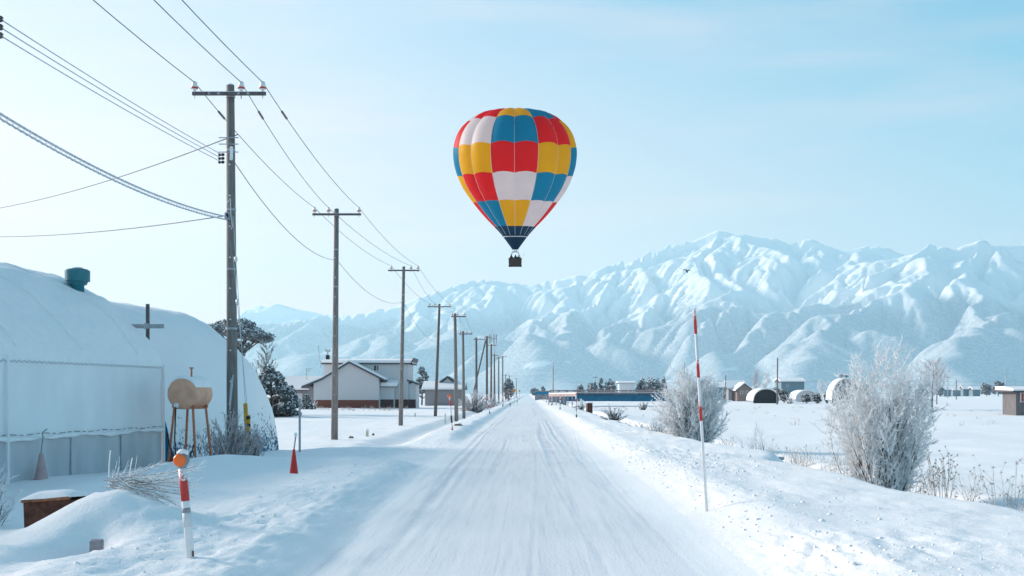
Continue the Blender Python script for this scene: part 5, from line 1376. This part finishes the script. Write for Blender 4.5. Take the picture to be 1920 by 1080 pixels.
# lattice mast
pm = at(924, 740, 330); lm = thing('lattice_mast', 'faint blue lattice radio mast behind the line of poles', 'mast', (pm.x, pm.y, gz(pm.x, pm.y)-0.3))
hm_ = Zp(626, 330) - lm.location.z
for sx in (-1, 1):
    for sy in (-1, 1):
        MB().tube([(sx*0.75, sy*0.75, 0), (sx*0.4, sy*0.4, hm_)], 0.07, 4).build('leg', MT['steel'], lm)
for i in range(12):
    z0, z1 = hm_*i/12, hm_*(i+1)/12; w0 = 0.75-0.35*i/12; w1 = 0.75-0.35*(i+1)/12; s = 1 if i % 2 else -1
    MB().tube([(-s*w0, -w0, z0), (s*w1, -w1, z1)], 0.04, 3).build('brace', MT['steel'], lm)
for a in range(5):
    th = a*2*math.pi/5
    MB().box((1.0*math.cos(th)-0.14, 1.0*math.sin(th)-0.1, hm_-2.6), (1.0*math.cos(th)+0.14, 1.0*math.sin(th)+0.1, hm_-0.2)).build('antenna_panel', MT['steel'], lm)
MB().tube([(1.05*math.cos(i*math.pi/6), 1.05*math.sin(i*math.pi/6), hm_-1.4) for i in range(13)], 0.07, 4).build('ring', MT['steel'], lm)
MB().tube([(0, 0, hm_), (0, 0, hm_+1.2)], 0.06, 4).build('spike', MT['steel'], lm)
# wires over the plain, far off
for (x0, y0, x1, y1, D, lb) in [(1050, 716, 1300, 716, 420, 'faint far wire above the bridge'), (1500, 715, 1960, 714, 430, 'upper faint far wire over the right field'), (1620, 722, 1960, 722, 430, 'lower faint far wire over the right field')]:
    wire(lb, [at(x0, y0, D), at((x0+x1)/2, (y0+y1)/2, D), at(x1, y1, D)], 0.035, 0.4, 'wire', 3)

# ---------------------------------------------------------------- bird
p = at(1288, 509, 70)
bd = thing('bird', 'black bird in flight before the mountains', 'bird', p)
MB().lathe([(0.005, -0.20), (0.035, -0.12), (0.055, -0.02), (0.045, 0.08), (0.035, 0.14), (0.045, 0.17), (0.03, 0.21), (0.005, 0.25)], (0, 0, 0), 10, 'x').build('body', MT['bird'], bd, True)
for s in (-1, 1):
    n = 7; up_, lo_ = [], []
    for i in range(n):
        t = i/(n-1); a = 0.5 + 1.6*t
        sx = s*(0.02 + 0.24*math.sin(min(1.5, 1.5*t))); sz = 0.03 + 0.13*math.sin(2.6*t) - 0.16*t*t
        c = 0.10*(1-t*0.75)
        up_.append((-c, sx, sz)); lo_.append((c, sx, sz))
    vs_ = up_ + lo_ + [(x, y, z-0.012) for x, y, z in up_ + lo_]
    fs_ = [(i, i+1, n+i+1, n+i) for i in range(n-1)] + [(2*n+i, 3*n+i, 3*n+i+1, 2*n+i+1) for i in range(n-1)] + [(i, 2*n+i, 2*n+i+1, i+1) for i in range(n-1)] + [(n+i, n+i+1, 3*n+i+1, 3*n+i) for i in range(n-1)]
    MB().add(vs_, fs_).build('wing', MT['bird'], bd, True)
MB().prism([(-0.14, 0.0), (-0.30, 0.035), (-0.30, -0.02)], -0.035, 0.035).build('tail', MT['bird'], bd)
bd.rotation_euler = (0.1, 0.15, 1.35)
# ---------------------------------------------------------------- frosted shrubs and trees
def rv(r): return V((r.gauss(0, 1), r.gauss(0, 1), r.gauss(0, 1))).normalized()
class Segs:
    def __init__(s): s.a = []; s.b = []; s.r0 = []; s.r1 = []
    def add(s, a, b, r0, r1): s.a.append(tuple(a)); s.b.append(tuple(b)); s.r0.append(r0); s.r1.append(r1)
    def build(s, name, mat, parent, n=3):
        if not s.a: return None
        v, f = segs_mesh(s.a, s.b, s.r0, s.r1, n); return mesh_np(name, v, f, mat, parent)
def shoot(S, r, p, d, L, n, r0, r1, bend, grav, out):
    """one curved shoot; returns its nodes"""
    st = L/n; nodes = []
    for i in range(n):
        d = (d + rv(r)*bend + V((0, 0, grav))).normalized(); q = p + d*st
        S.add(p, q, r0 + (r1-r0)*i/n, r0 + (r1-r0)*(i+1)/n)
        nodes.append((q, d)); p = q
    return nodes
def frosted_shrub(name, label, px, pbase, ptop, wpx, D, nst, seed, group='frosted shrubs', mats=('bark', 'twig'), side=2.4, sub=2.5, thick=1.0, fan=1.0, cat='shrub', lift=0.0, egg=0.55):
    r = random.Random(seed)
    b = at(px, pbase, D); g = gz(b.x, b.y); b.z = min(b.z, g + 0.05) if lift == 0 else b.z
    t = thing(name, label, cat, (b.x, b.y, b.z), group)
    h = (pbase-ptop)*D/F; w = wpx*D/F/2
    if b.z < at(px, pbase, D).z: h += at(px, pbase, D).z - b.z
    stems, tw = Segs(), Segs()
    th = thick*D/F*1.0                              # about one photo pixel
    for i in range(nst):
        a = r.uniform(0, 2*math.pi); k = math.sqrt(r.random())*fan
        tip = V((math.cos(a)*w*k, math.sin(a)*w*0.8*k, h*(1 - egg*k*k*r.uniform(0.5, 1.1))*r.uniform(0.72, 1.0)))
        p = V((tip.x*0.22 + r.gauss(0, 0.09*w), tip.y*0.22 + r.gauss(0, 0.09*w), -0.1))
        L = (tip-p).length; d0 = (V((tip.x*0.7, tip.y*0.7, tip.z)) - p + V((r.gauss(0, 0.12)*h, r.gauss(0, 0.12)*h, 0))).normalized()
        n = 8; d = d0; nodes = []; rr0 = th*r.uniform(1.0, 1.9)
        for j in range(n):
            f = (j+1)/n
            want = (tip - p).normalized() if j > 1 else d0
            d = (d*0.6 + want*0.4 + rv(r)*0.16).normalized(); q = p + d*(L/n)
            (stems if j < 6 else tw).add(p, q, rr0*(1-j/n*0.75), rr0*(1-(j+1)/n*0.75)); p = q
            if j >= 1: nodes.append((q, d, f))
        for (q, d, f) in nodes:
            m = int(side) + (1 if r.random() < side % 1 else 0)
            for _ in range(m):
                dd = (d*0.9 + rv(r)*0.75 + V((math.cos(a)*0.25, math.sin(a)*0.25, 0.25))).normalized()
                ll = L*r.uniform(0.10, 0.24)*(1.15-0.4*f)
                nd = shoot(tw, r, q, dd, ll, 3, th*0.62, th*0.42, 0.16, 0.07, None)
                for (q2, d2) in nd:
                    m2 = int(sub) + (1 if r.random() < sub % 1 else 0)
                    for _ in range(m2):
                        d3 = (d2*0.8 + rv(r)*0.8 + V((0, 0, 0.15))).normalized()
                        tw.add(q2, q2 + d3*ll*r.uniform(0.16, 0.42), th*0.46, th*0.26)
    stems.build('stems', MT[mats[0]], t, 4)
    tag(tw.build('twigs', MT[mats[1]], t), kind='stuff')
    return t
frosted_shrub('frosted_shrub', 'big upright frosted shrub with dark stems on the right stream bank', 1650, 898, 668, 212, 23.5, 70, 11, side=3.8, sub=3.8, thick=1.1, egg=0.45)
frosted_shrub('frosted_tree', 'pale dense frosted tree behind the tall snow pole', 1299, 822, 698, 142, 44, 90, 12, mats=('bark_frost', 'twig'), side=3.4, sub=3.6, thick=0.95, egg=0.62)
frosted_shrub('frosted_bush', 'round grey frosted bush under the bridge', 1150, 788, 757, 58, 66, 26, 13, mats=('bark', 'twig_grey'), side=1.8, sub=1.2, thick=0.9, egg=0.9)
frosted_shrub('frosted_bush', 'small grey bush under the right part of the bridge', 1206, 766, 748, 22, 150, 14, 14, mats=('bark', 'twig_grey'), side=1.2, sub=1, thick=0.9, egg=0.9)
frosted_shrub('frosted_bush', 'tiny white frosted bush at the guard rail', 1088, 756, 741, 22, 140, 14, 15, side=1.5, sub=1, thick=1.0, egg=0.9)
frosted_shrub('frosted_thicket', 'wide low frosted thicket at the foot of the wooden poles', 889, 768, 731, 72, 150, 60, 16, mats=('bark_frost', 'twig_grey'), side=1.6, sub=1.2, thick=0.9, egg=0.9)
frosted_shrub('frosted_thicket', 'small frosted thicket right of the wooden pole thicket', 924, 764, 735, 34, 165, 24, 17, mats=('bark_frost', 'twig_grey'), side=1.5, sub=1, thick=0.9, egg=0.9)
frosted_shrub('frosted_shrub', 'pinkish frosted shrub round the foot of the nearest pole', 425, 876, 778, 112, 30.6, 44, 18, mats=('bark_frost', 'twig_pink'), side=2.4, sub=2.4, thick=1.0, egg=0.7)
frosted_shrub('frosted_shrub', 'small frosted shrub beside the striped guy wire guard', 472, 876, 800, 56, 30.9, 20, 19, mats=('bark_frost', 'twig_pink'), side=2.2, sub=2.2, thick=1.0, egg=0.7)
frosted_shrub('frosted_shrub', 'frosted shrub at the left frame edge before the white shed', -22, 985, 868, 120, 15, 26, 20, mats=('bark_frost', 'twig'), side=2.2, sub=2, thick=0.9, egg=0.7)
frosted_shrub('frosted_bush', 'frosted low bush in the ditch right of the pale tree', 1418, 850, 798, 100, 36, 24, 21, mats=('bark_frost', 'twig'), side=1.8, sub=1.6, thick=0.7, egg=0.9)
frosted_shrub('frosted_bush', 'frosted low bush in the ditch left of the pale tree', 1228, 806, 780, 70, 52, 20, 22, mats=('bark_frost', 'twig'), side=1.6, sub=1.4, thick=0.7, egg=0.9)
frosted_shrub('frosted_bush', 'frosted plant behind the arched shed of the far farm', 1480, 748, 735, 20, 245, 10, 23, mats=('bark_frost', 'twig'), side=1.5, sub=1, thick=0.9, egg=0.9)
frosted_shrub('frosted_bush', 'white frosted bush by the left corner of the house', 590, 765, 748, 14, 165, 10, 24, side=1.5, sub=1, thick=0.9, egg=0.9)

def bare_tree(name, label, px, pbase, ptop, wpx, D, seed, mats=('bark', 'twig_grey'), group='bare trees', thick=1.0):
    r = random.Random(seed); b = at(px, pbase, D); b.z = min(b.z, gz(b.x, b.y)) - 0.1
    t = thing(name, label, 'tree', b, group); h = at(px, ptop, D).z - b.z; w = wpx*D/F/2
    tr, tw = Segs(), Segs(); th = thick*D/F
    n = 12; p = V((0, 0, 0)); d = V((0, 0, 1))
    for j in range(n):
        d = (d + rv(r)*0.05 + V((0, 0, 0.2))).normalized(); q = p + d*h/n
        tr.add(p, q, th*2.2*(1-j/n*0.85), th*2.2*(1-(j+1)/n*0.85)); p = q
        f = (j+1)/n
        if f > 0.22:
            for _ in range(5):
                a = r.uniform(0, 2*math.pi); reach = w*(1.05 - 0.75*abs(f-0.45)*1.3)*r.uniform(0.6, 1.0)
                dd = V((math.cos(a), math.sin(a), 0.9)).normalized()
                nd = shoot(tw, r, q, dd, reach*1.25, 4, th*0.7, th*0.35, 0.12, 0.06, None)
                for q2, d2 in nd:
                    for _ in range(3):
                        d3 = (d2 + rv(r)*0.7 + V((0, 0, 0.3))).normalized(); nd2 = shoot(tw, r, q2, d3, reach*0.4, 2, th*0.42, th*0.25, 0.15, 0.05, None)
    tr.build('trunk', MT[mats[0]], t, 6); tag(tw.build('crown', MT[mats[1]], t), kind='stuff')
    return t
bare_tree('bare_tree', 'brown bare tree behind the snowy dark spruce', 493, 762, 655, 62, 118, 31, ('bark', 'bark_twig') if 'bark_twig' in MT else ('bark', 'bark_frost'))
bare_tree('bare_tree', 'bare frosted tree beyond the big shrub', 1747, 748, 686, 62, 200, 32, ('bark', 'twig_grey'))
bare_tree('bare_tree', 'slim bare tree left of the tall grey pole', 1419, 743, 699, 22, 300, 33, ('bark', 'twig_grey'), thick=0.8)
bare_tree('bare_tree', 'faint bare tree right of the slim one', 1437, 743, 704, 26, 330, 34, ('twig_grey', 'twig'), thick=0.7)
bare_tree('bare_tree', 'faint pale tree above the low arched frame', 1541, 745, 715, 18, 360, 35, ('twig_grey', 'twig'), thick=0.7)

def leaf_cloud(cl, N, size, r, flat=0.0):
    """cl: clumps (centre, radii); N leaf faces spread through the outer part of each clump"""
    vs_, fs_ = [], []
    rng = np.random.default_rng(r)
    tot = sum(c[1][0]*c[1][2] for c in cl)
    for c, rad in cl:
        n = max(30, int(N*rad[0]*rad[2]/tot))
        d = rng.standard_normal((n, 3)); d /= np.linalg.norm(d, axis=1, keepdims=True)
        q = rng.uniform(0.45, 1.05, (n, 1))**0.6
        p = np.array(c) + d*q*np.array(rad)
        nn = d + 0.8*rng.standard_normal((n, 3)) + np.array([0, 0, flat]); nn /= np.linalg.norm(nn, axis=1, keepdims=True)
        u = np.cross(nn, rng.standard_normal((n, 3))); u /= np.linalg.norm(u, axis=1, keepdims=True); w = np.cross(nn, u)
        s = size*rng.uniform(0.5, 1.3, (n, 1))
        quad = np.stack([p-u*s, p-w*s*0.5, p+u*s, p+w*s*0.5], 1)
        vs_.append(quad.reshape(-1, 3))
    v = np.concatenate(vs_); return v, np.arange(len(v)).reshape(-1, 4)
def evergreen(name, label, px, pbase, ptop, wpx, D, seed, style, mat='needles', N=3000, size=0.12, group='evergreen trees', trunk_m='bark', sh=0.0):
    r = random.Random(seed); b = at(px, pbase, D); b.z = min(b.z, gz(b.x, b.y)) - 0.1
    t = thing(name, label, 'tree', b, group); h = at(px, ptop, D).z - b.z; w = wpx*D/F/2
    cl = []; limbs = Segs()
    if style == 'umbrella':
        for i in range(26):
            a = r.uniform(0, 6.28); k = math.sqrt(r.random())
            c = V((math.cos(a)*w*k*0.85, math.sin(a)*w*0.7*k, h*(0.93 - 0.13*k*k) - r.uniform(0, 0.05)*h)); cl.append((c, (w*0.30, w*0.30, h*0.055)))
        for i in range(9):
            c = V((w*(0.05+sh) + r.gauss(0, w*0.22), r.gauss(0, w*0.25), h*r.uniform(0.42, 0.72))); cl.append((c, (w*0.28, w*0.28, h*0.05)))
        top = 0.82
    elif style == 'cone':
        for i in range(46):
            f = r.random()**1.1; a = r.uniform(0, 6.28); k = (1-f)**0.65*0.85 + 0.06
            c = V((math.cos(a)*w*k*0.8, math.sin(a)*w*k*0.8, h*(0.04 + 0.90*f))); cl.append((c, (w*0.32*(1.1-f*0.5), w*0.32*(1.1-f*0.5), h*0.07)))
        top = 0.95
    elif style == 'round':
        for i in range(46):
            d = rv(r); k = r.uniform(0.3, 0.85)
            c = V((d.x*w*k, d.y*w*k, h*(0.5 + 0.44*d.z*k))); cl.append((c, (w*0.32, w*0.32, h*0.13)))
        top = 0.8
    else:  # tall pine
        for i in range(26):
            f = r.uniform(0.30, 0.98); a = r.uniform(0, 6.28); k = math.sqrt(r.random())*(1.12-f)*1.25
            c = V((math.cos(a)*w*k, math.sin(a)*w*k, h*f)); cl.append((c, (w*0.36*(1.25-f*0.7), w*0.36, h*0.055)))
        top = 0.9
    for c, _ in cl:
        base = V((c.x*0.05, c.y*0.05, max(0.1*h, c.z - 0.10*h - 0.3*V((c.x, c.y, 0)).length)))
        mid = base.lerp(c, 0.5) + V((0, 0, -0.02*h)); limbs.add(base, mid, 0.012*h, 0.008*h); limbs.add(mid, c, 0.008*h, 0.004*h)
    k = MB(); pts = [V((0.02*h*math.sin(3*i/6)*0.6, 0, h*top*i/6)) for i in range(7)]
    k.tube(pts, [0.022*h*(1-0.75*i/6) for i in range(7)], 8).build('trunk', MT[trunk_m], t, True)
    limbs.build('limbs', MT[trunk_m], t, 4)
    v, f = leaf_cloud([(tuple(c), rad) for c, rad in cl], N, size, seed, 0.5)
    tag(mesh_np('foliage', v, f, MT[mat], t, False), kind='stuff')
    return t
evergreen('pine_tree', 'tall flat topped frosted pine behind the arched shed', 438, 765, 590, 140, 122, 41, 'umbrella', 'needles_frost', 15000, 0.17)
evergreen('spruce_tree', 'broad dark spruce loaded with snow right of the arched shed', 508, 765, 686, 100, 108, 42, 'cone', 'needles', 12000, 0.14)
evergreen('spruce_tree', 'smaller dark snowy spruce in front of the annex', 545, 765, 722, 44, 112, 43, 'cone', 'needles', 4000, 0.12)
evergreen('low_conifer', 'low dark snowy conifer at the left corner of the house', 575, 766, 738, 26, 160, 44, 'cone', 'needles', 1500, 0.13)
evergreen('pine_tree', 'slender pine standing between the house and the barn', 791, 750, 686, 36, 235, 45, 'pine', 'needles_frost', 2600, 0.3)
evergreen('roadside_tree', 'dark hazy tree beside the far road', 953, 742, 702, 24, 400, 46, 'round', 'needles_frost', 1500, 0.45)
FT = [(1087, 732, 718, 15, 400, 'small round hazy tree left of the bridge group'), (1110, 732, 712, 22, 380, 'pale hazy tree behind the far crossarm pole'), (1127, 732, 709, 16, 360, 'narrow dark tree above the bridge'), (1144, 732, 706, 26, 350, 'dark bushy tree above the middle of the bridge'),
      (1204, 732, 704, 24, 340, 'pale tree right of the white walled building'), (1224, 732, 696, 32, 330, 'largest dark tree above the bridge end'), (1243, 732, 704, 18, 335, 'rightmost dark tree above the bridge end'),
      (1003, 738, 727, 16, 800, 'far faint tree group at the end of the road'), (1018, 738, 725, 12, 780, 'far faint pointed tree at the end of the road'), (1850, 740, 714, 26, 900, 'faint rounded tree right of the distant hamlet'), (1872, 740, 711, 24, 920, 'faint tall tree right of the distant hamlet'), (1762, 741, 722, 16, 860, 'faint tree left of the distant hamlet')]
for i, (px, pb_, pt_, w_, D, lb) in enumerate(FT):
    evergreen('far_tree', lb, px, pb_+2, pt_, w_, D, 60+i, 'round' if i not in (2, 8) else 'cone', 'needles_frost', 900, 0.0011*D, 'far hazy trees')
HB = [(1455, 746, 722, 20, 262, 'leftmost dark snowy bush of the far hedge'), (1470, 746, 726, 26, 264, 'second dark snowy bush of the far hedge'), (1512, 749, 736, 18, 258, 'dark snowy bush right of the low arched frame'), (1531, 750, 735, 20, 256, 'dark snowy bush next to the vented arched shed'), (1552, 750, 733, 14, 254, 'rightmost dark bush of the far hedge'), (1725, 744, 722, 34, 255, 'dark bush behind the right side of the big shrub')]
for i, (px, pb_, pt_, w_, D, lb) in enumerate(HB):
    evergreen('dark_bush', lb, px, pb_, pt_, w_, D, 80+i, 'round', 'needles', 1000, 0.2, 'dark far hedge')

# dry frosted grass and reeds along the stream and in the fields
def dry_grass():
    r = random.Random(91); S = Segs()
    def tuft(x, y, n, h, th):
        z = gz(x, y)
        for _ in range(n):
            p = V((x + r.gauss(0, 0.12), y + r.gauss(0, 0.12), z - 0.05)); d = V((r.gauss(0, 0.35), r.gauss(0, 0.35), 1)).normalized()
            L = h*r.uniform(0.5, 1.1)
            nd = shoot(S, r, p, d, L, 4, th, th*0.6, 0.14, -0.05, None)
            if r.random() < 0.4:
                q, dd = nd[-1]
                for _ in range(4): S.add(q, q + (dd + rv(r)*0.7).normalized()*L*0.12, th*1.1, th*0.4)
    for i in range(240):
        y = r.uniform(14, 75); x = float(bank_edge(np.array([y]))[0]) + r.uniform(0.35, 3.2)
        tuft(x, y, r.randint(7, 16), r.uniform(0.35, 0.75), 0.0045*max(1, y/28))
    for i in range(80):
        y = r.uniform(13.5, 40); x = float(bank_edge(np.array([y]))[0]) + r.uniform(2.2, 3.8)
        tuft(x, y, r.randint(6, 14), r.uniform(0.25, 0.6), 0.0045*max(1, y/28))
    for i in range(110):
        y = r.uniform(45, 190); x = r.uniform(9, 60)
        tuft(x, y, 6, r.uniform(0.15, 0.4), 0.0055*max(1, y/40))
    for i in range(70):
        y = r.uniform(150, 175); x = r.uniform(-34, -17)
        tuft(x, y, 6, r.uniform(0.2, 0.6), 0.02)
    o = S.build('dry_grass', MT['straw_frost'], None)
    return tag(o, 'frosted dry grass and reeds along the stream and field edges', 'grass', kind='stuff')
MT['straw_frost'] = M('straw_with_frost', (0.55, 0.50, 0.48), 0.9, var=0.35, scale=3)
dry_grass()
def weed(label, px, pbase, ptop, D, n, seed, wpx):
    r = random.Random(seed); b = at(px, pbase, D); b.z = min(b.z, gz(b.x, b.y) + 0.02)
    t = thing('dry_weed', label, 'plant', b, 'dry weeds at the stream'); h = at(px, ptop, D).z - b.z; w = wpx*D/F/2
    S, U = Segs(), Segs(); th = 0.55*D/F
    for i in range(n):
        d = V((r.gauss(0, 0.35)*w/h, r.gauss(0, 0.2), 1)).normalized(); L = h*r.uniform(0.45, 1.0)
        nd = shoot(S, r, V((r.gauss(0, w*0.35), r.gauss(0, 0.1), -0.05)), d, L, 7, th*1.1, th*0.7, 0.07, 0.02, None)
        for j, (q, dd) in enumerate(nd):
            if j > 2 and r.random() < 0.7:
                d2 = (dd + rv(r)*0.8).normalized(); q2 = q + d2*L*0.14; S.add(q, q2, th*0.7, th*0.5)
                for _ in range(7): U.add(q2, q2 + rv(r)*0.022*(1 if r.random() < .7 else 1.6), th*1.3, th*0.6)
        for _ in range(9): U.add(nd[-1][0], nd[-1][0] + rv(r)*0.03, th*1.3, th*0.6)
    S.build('stalks', MT['straw'], t); tag(U.build('seed_heads', MT['straw'], t), kind='stuff')
weed('tall dry weed with seed heads at the right frame edge', 1880, 948, 855, 17.5, 9, 101, 70)
weed('dry weed stems left of the frame edge weed', 1818, 930, 880, 18.5, 7, 102, 90)
weed('dry reddish grass tuft right of the big shrub', 1765, 895, 838, 24.0, 18, 103, 60)
weed('low dry weed by the dark bank under the big shrub', 1722, 915, 885, 19.8, 9, 104, 50)
# dark exposed earth along the far bank of the stream
r = random.Random(77)
for i, (px, py, D, s, lb) in enumerate([(1750, 904, 21.5, (0.28, 0.14, 0.07), 'dark earth clod on the stream bank right of the big shrub'), (1795, 918, 20.2, (0.22, 0.12, 0.05), 'flat dark clod further right on the stream bank'), (1545, 862, 26.5, (0.2, 0.12, 0.06), 'dark clod on the stream bank left of the big shrub'), (1440, 837, 31.5, (0.16, 0.1, 0.06), 'small reddish clod on the stream bank edge'), (1462, 844, 30.6, (0.13, 0.1, 0.05), 'small dark clod next to the reddish one')]):
    p = at(px, py, D); p.z = min(p.z, gz(p.x, p.y) + 0.5)
    p.z = gz(p.x, p.y) + 0.02 if i > 2 else p.z
    rock('earth_clod', lb, p, s, 200+i, 'soil', 'earth')

# fallen frosted branches in the left drift
def branches():
    r = random.Random(55); b = at(205, 912, 13.0); b.z = max(b.z, gz(b.x, b.y)) - 0.02
    t = thing('fallen_branches', 'pile of frosted cut branches on the left drift', 'branches', b)
    S, T = Segs(), Segs(); th = 0.0052
    for i in range(46):
        s0 = V((r.uniform(-0.05, 0.35), r.uniform(-0.15, 0.15), r.uniform(0.02, 0.16)))
        d = V((1.0, r.gauss(0, 0.2), r.gauss(-0.18, 0.28))).normalized(); L = r.uniform(0.3, 0.72)
        nd = shoot(S, r, s0, d, L, 5, th*1.2, th*0.7, 0.09, 0.01, None)
        for q, dd in nd[1:]:
            for _ in range(2): T.add(q, q + (dd + rv(r)*0.55).normalized()*r.uniform(0.06, 0.16), th*0.8, th*0.45)
    for i in range(16):
        s0 = V((r.uniform(0.0, 0.3), r.gauss(0, 0.06), 0.05)); d = V((r.gauss(0.45, 0.3), r.gauss(0, 0.2), 1)).normalized()
        shoot(T, r, s0, d, r.uniform(0.12, 0.35), 4, th*0.9, th*0.5, 0.1, 0.03, None)
    for x0, ht, lx in ((0.0, 0.42, 0.05), (0.2, 0.34, 0.12)):
        shoot(T, r, V((x0, 0, 0.0)), V((lx, 0, 1)).normalized(), ht, 6, th*1.9, th*1.3, 0.06, 0.0, None)
    S.build('dark_sticks', MT['bark_frost'], t); tag(T.build('frosted_sticks', MT['twig'], t), kind='stuff')
branches()

# loose clods of snow thrown up by the plough
def clods():
    rng = np.random.default_rng(19)
    n = 2800
    side = rng.random(n) < 0.72
    y = 6.5 + 34*rng.random(n)**1.6
    x = np.where(side, 2.35 + np.abs(rng.normal(0, 1.1, n)), -(3.0 + np.abs(rng.normal(0, 0.55, n))))
    hot = rng.random(n) < 0.35                       # a rougher heap on the right bank
    x = np.where(hot, rng.normal(3.6, 0.7, n), x); y = np.where(hot, rng.normal(25, 2.6, n), y)
    s = rng.lognormal(-4.6, 0.5, n); s = np.clip(s, 0.005, 0.04)
    z = ground_z(x, y)
    ph = (1+5**0.5)/2
    ico = np.array([(-1, ph, 0), (1, ph, 0), (-1, -ph, 0), (1, -ph, 0), (0, -1, ph), (0, 1, ph), (0, -1, -ph), (0, 1, -ph), (ph, 0, -1), (ph, 0, 1), (-ph, 0, -1), (-ph, 0, 1)])/1.9
    fi = np.array([(0,11,5),(0,5,1),(0,1,7),(0,7,10),(0,10,11),(1,5,9),(5,11,4),(11,10,2),(10,7,6),(7,1,8),(3,9,4),(3,4,2),(3,2,6),(3,6,8),(3,8,9),(4,9,5),(2,4,11),(6,2,10),(8,6,7),(9,8,1)])
    v = ico[None]*s[:, None, None]*rng.uniform(0.7, 1.3, (n, 12, 1))*np.array([1.15, 1.15, 0.75])
    v[:, :, 0] += x[:, None]; v[:, :, 1] += y[:, None]; v[:, :, 2] += (z + s*0.02)[:, None]
    f = (np.arange(n)*12)[:, None, None] + fi[None]
    o = mesh_np('snow_clods', v.reshape(-1, 3), f.reshape(-1, 3), MAT_SNOW)
    tag(o, 'loose clods of ploughed snow along both verges', 'snow', kind='stuff')
clods()
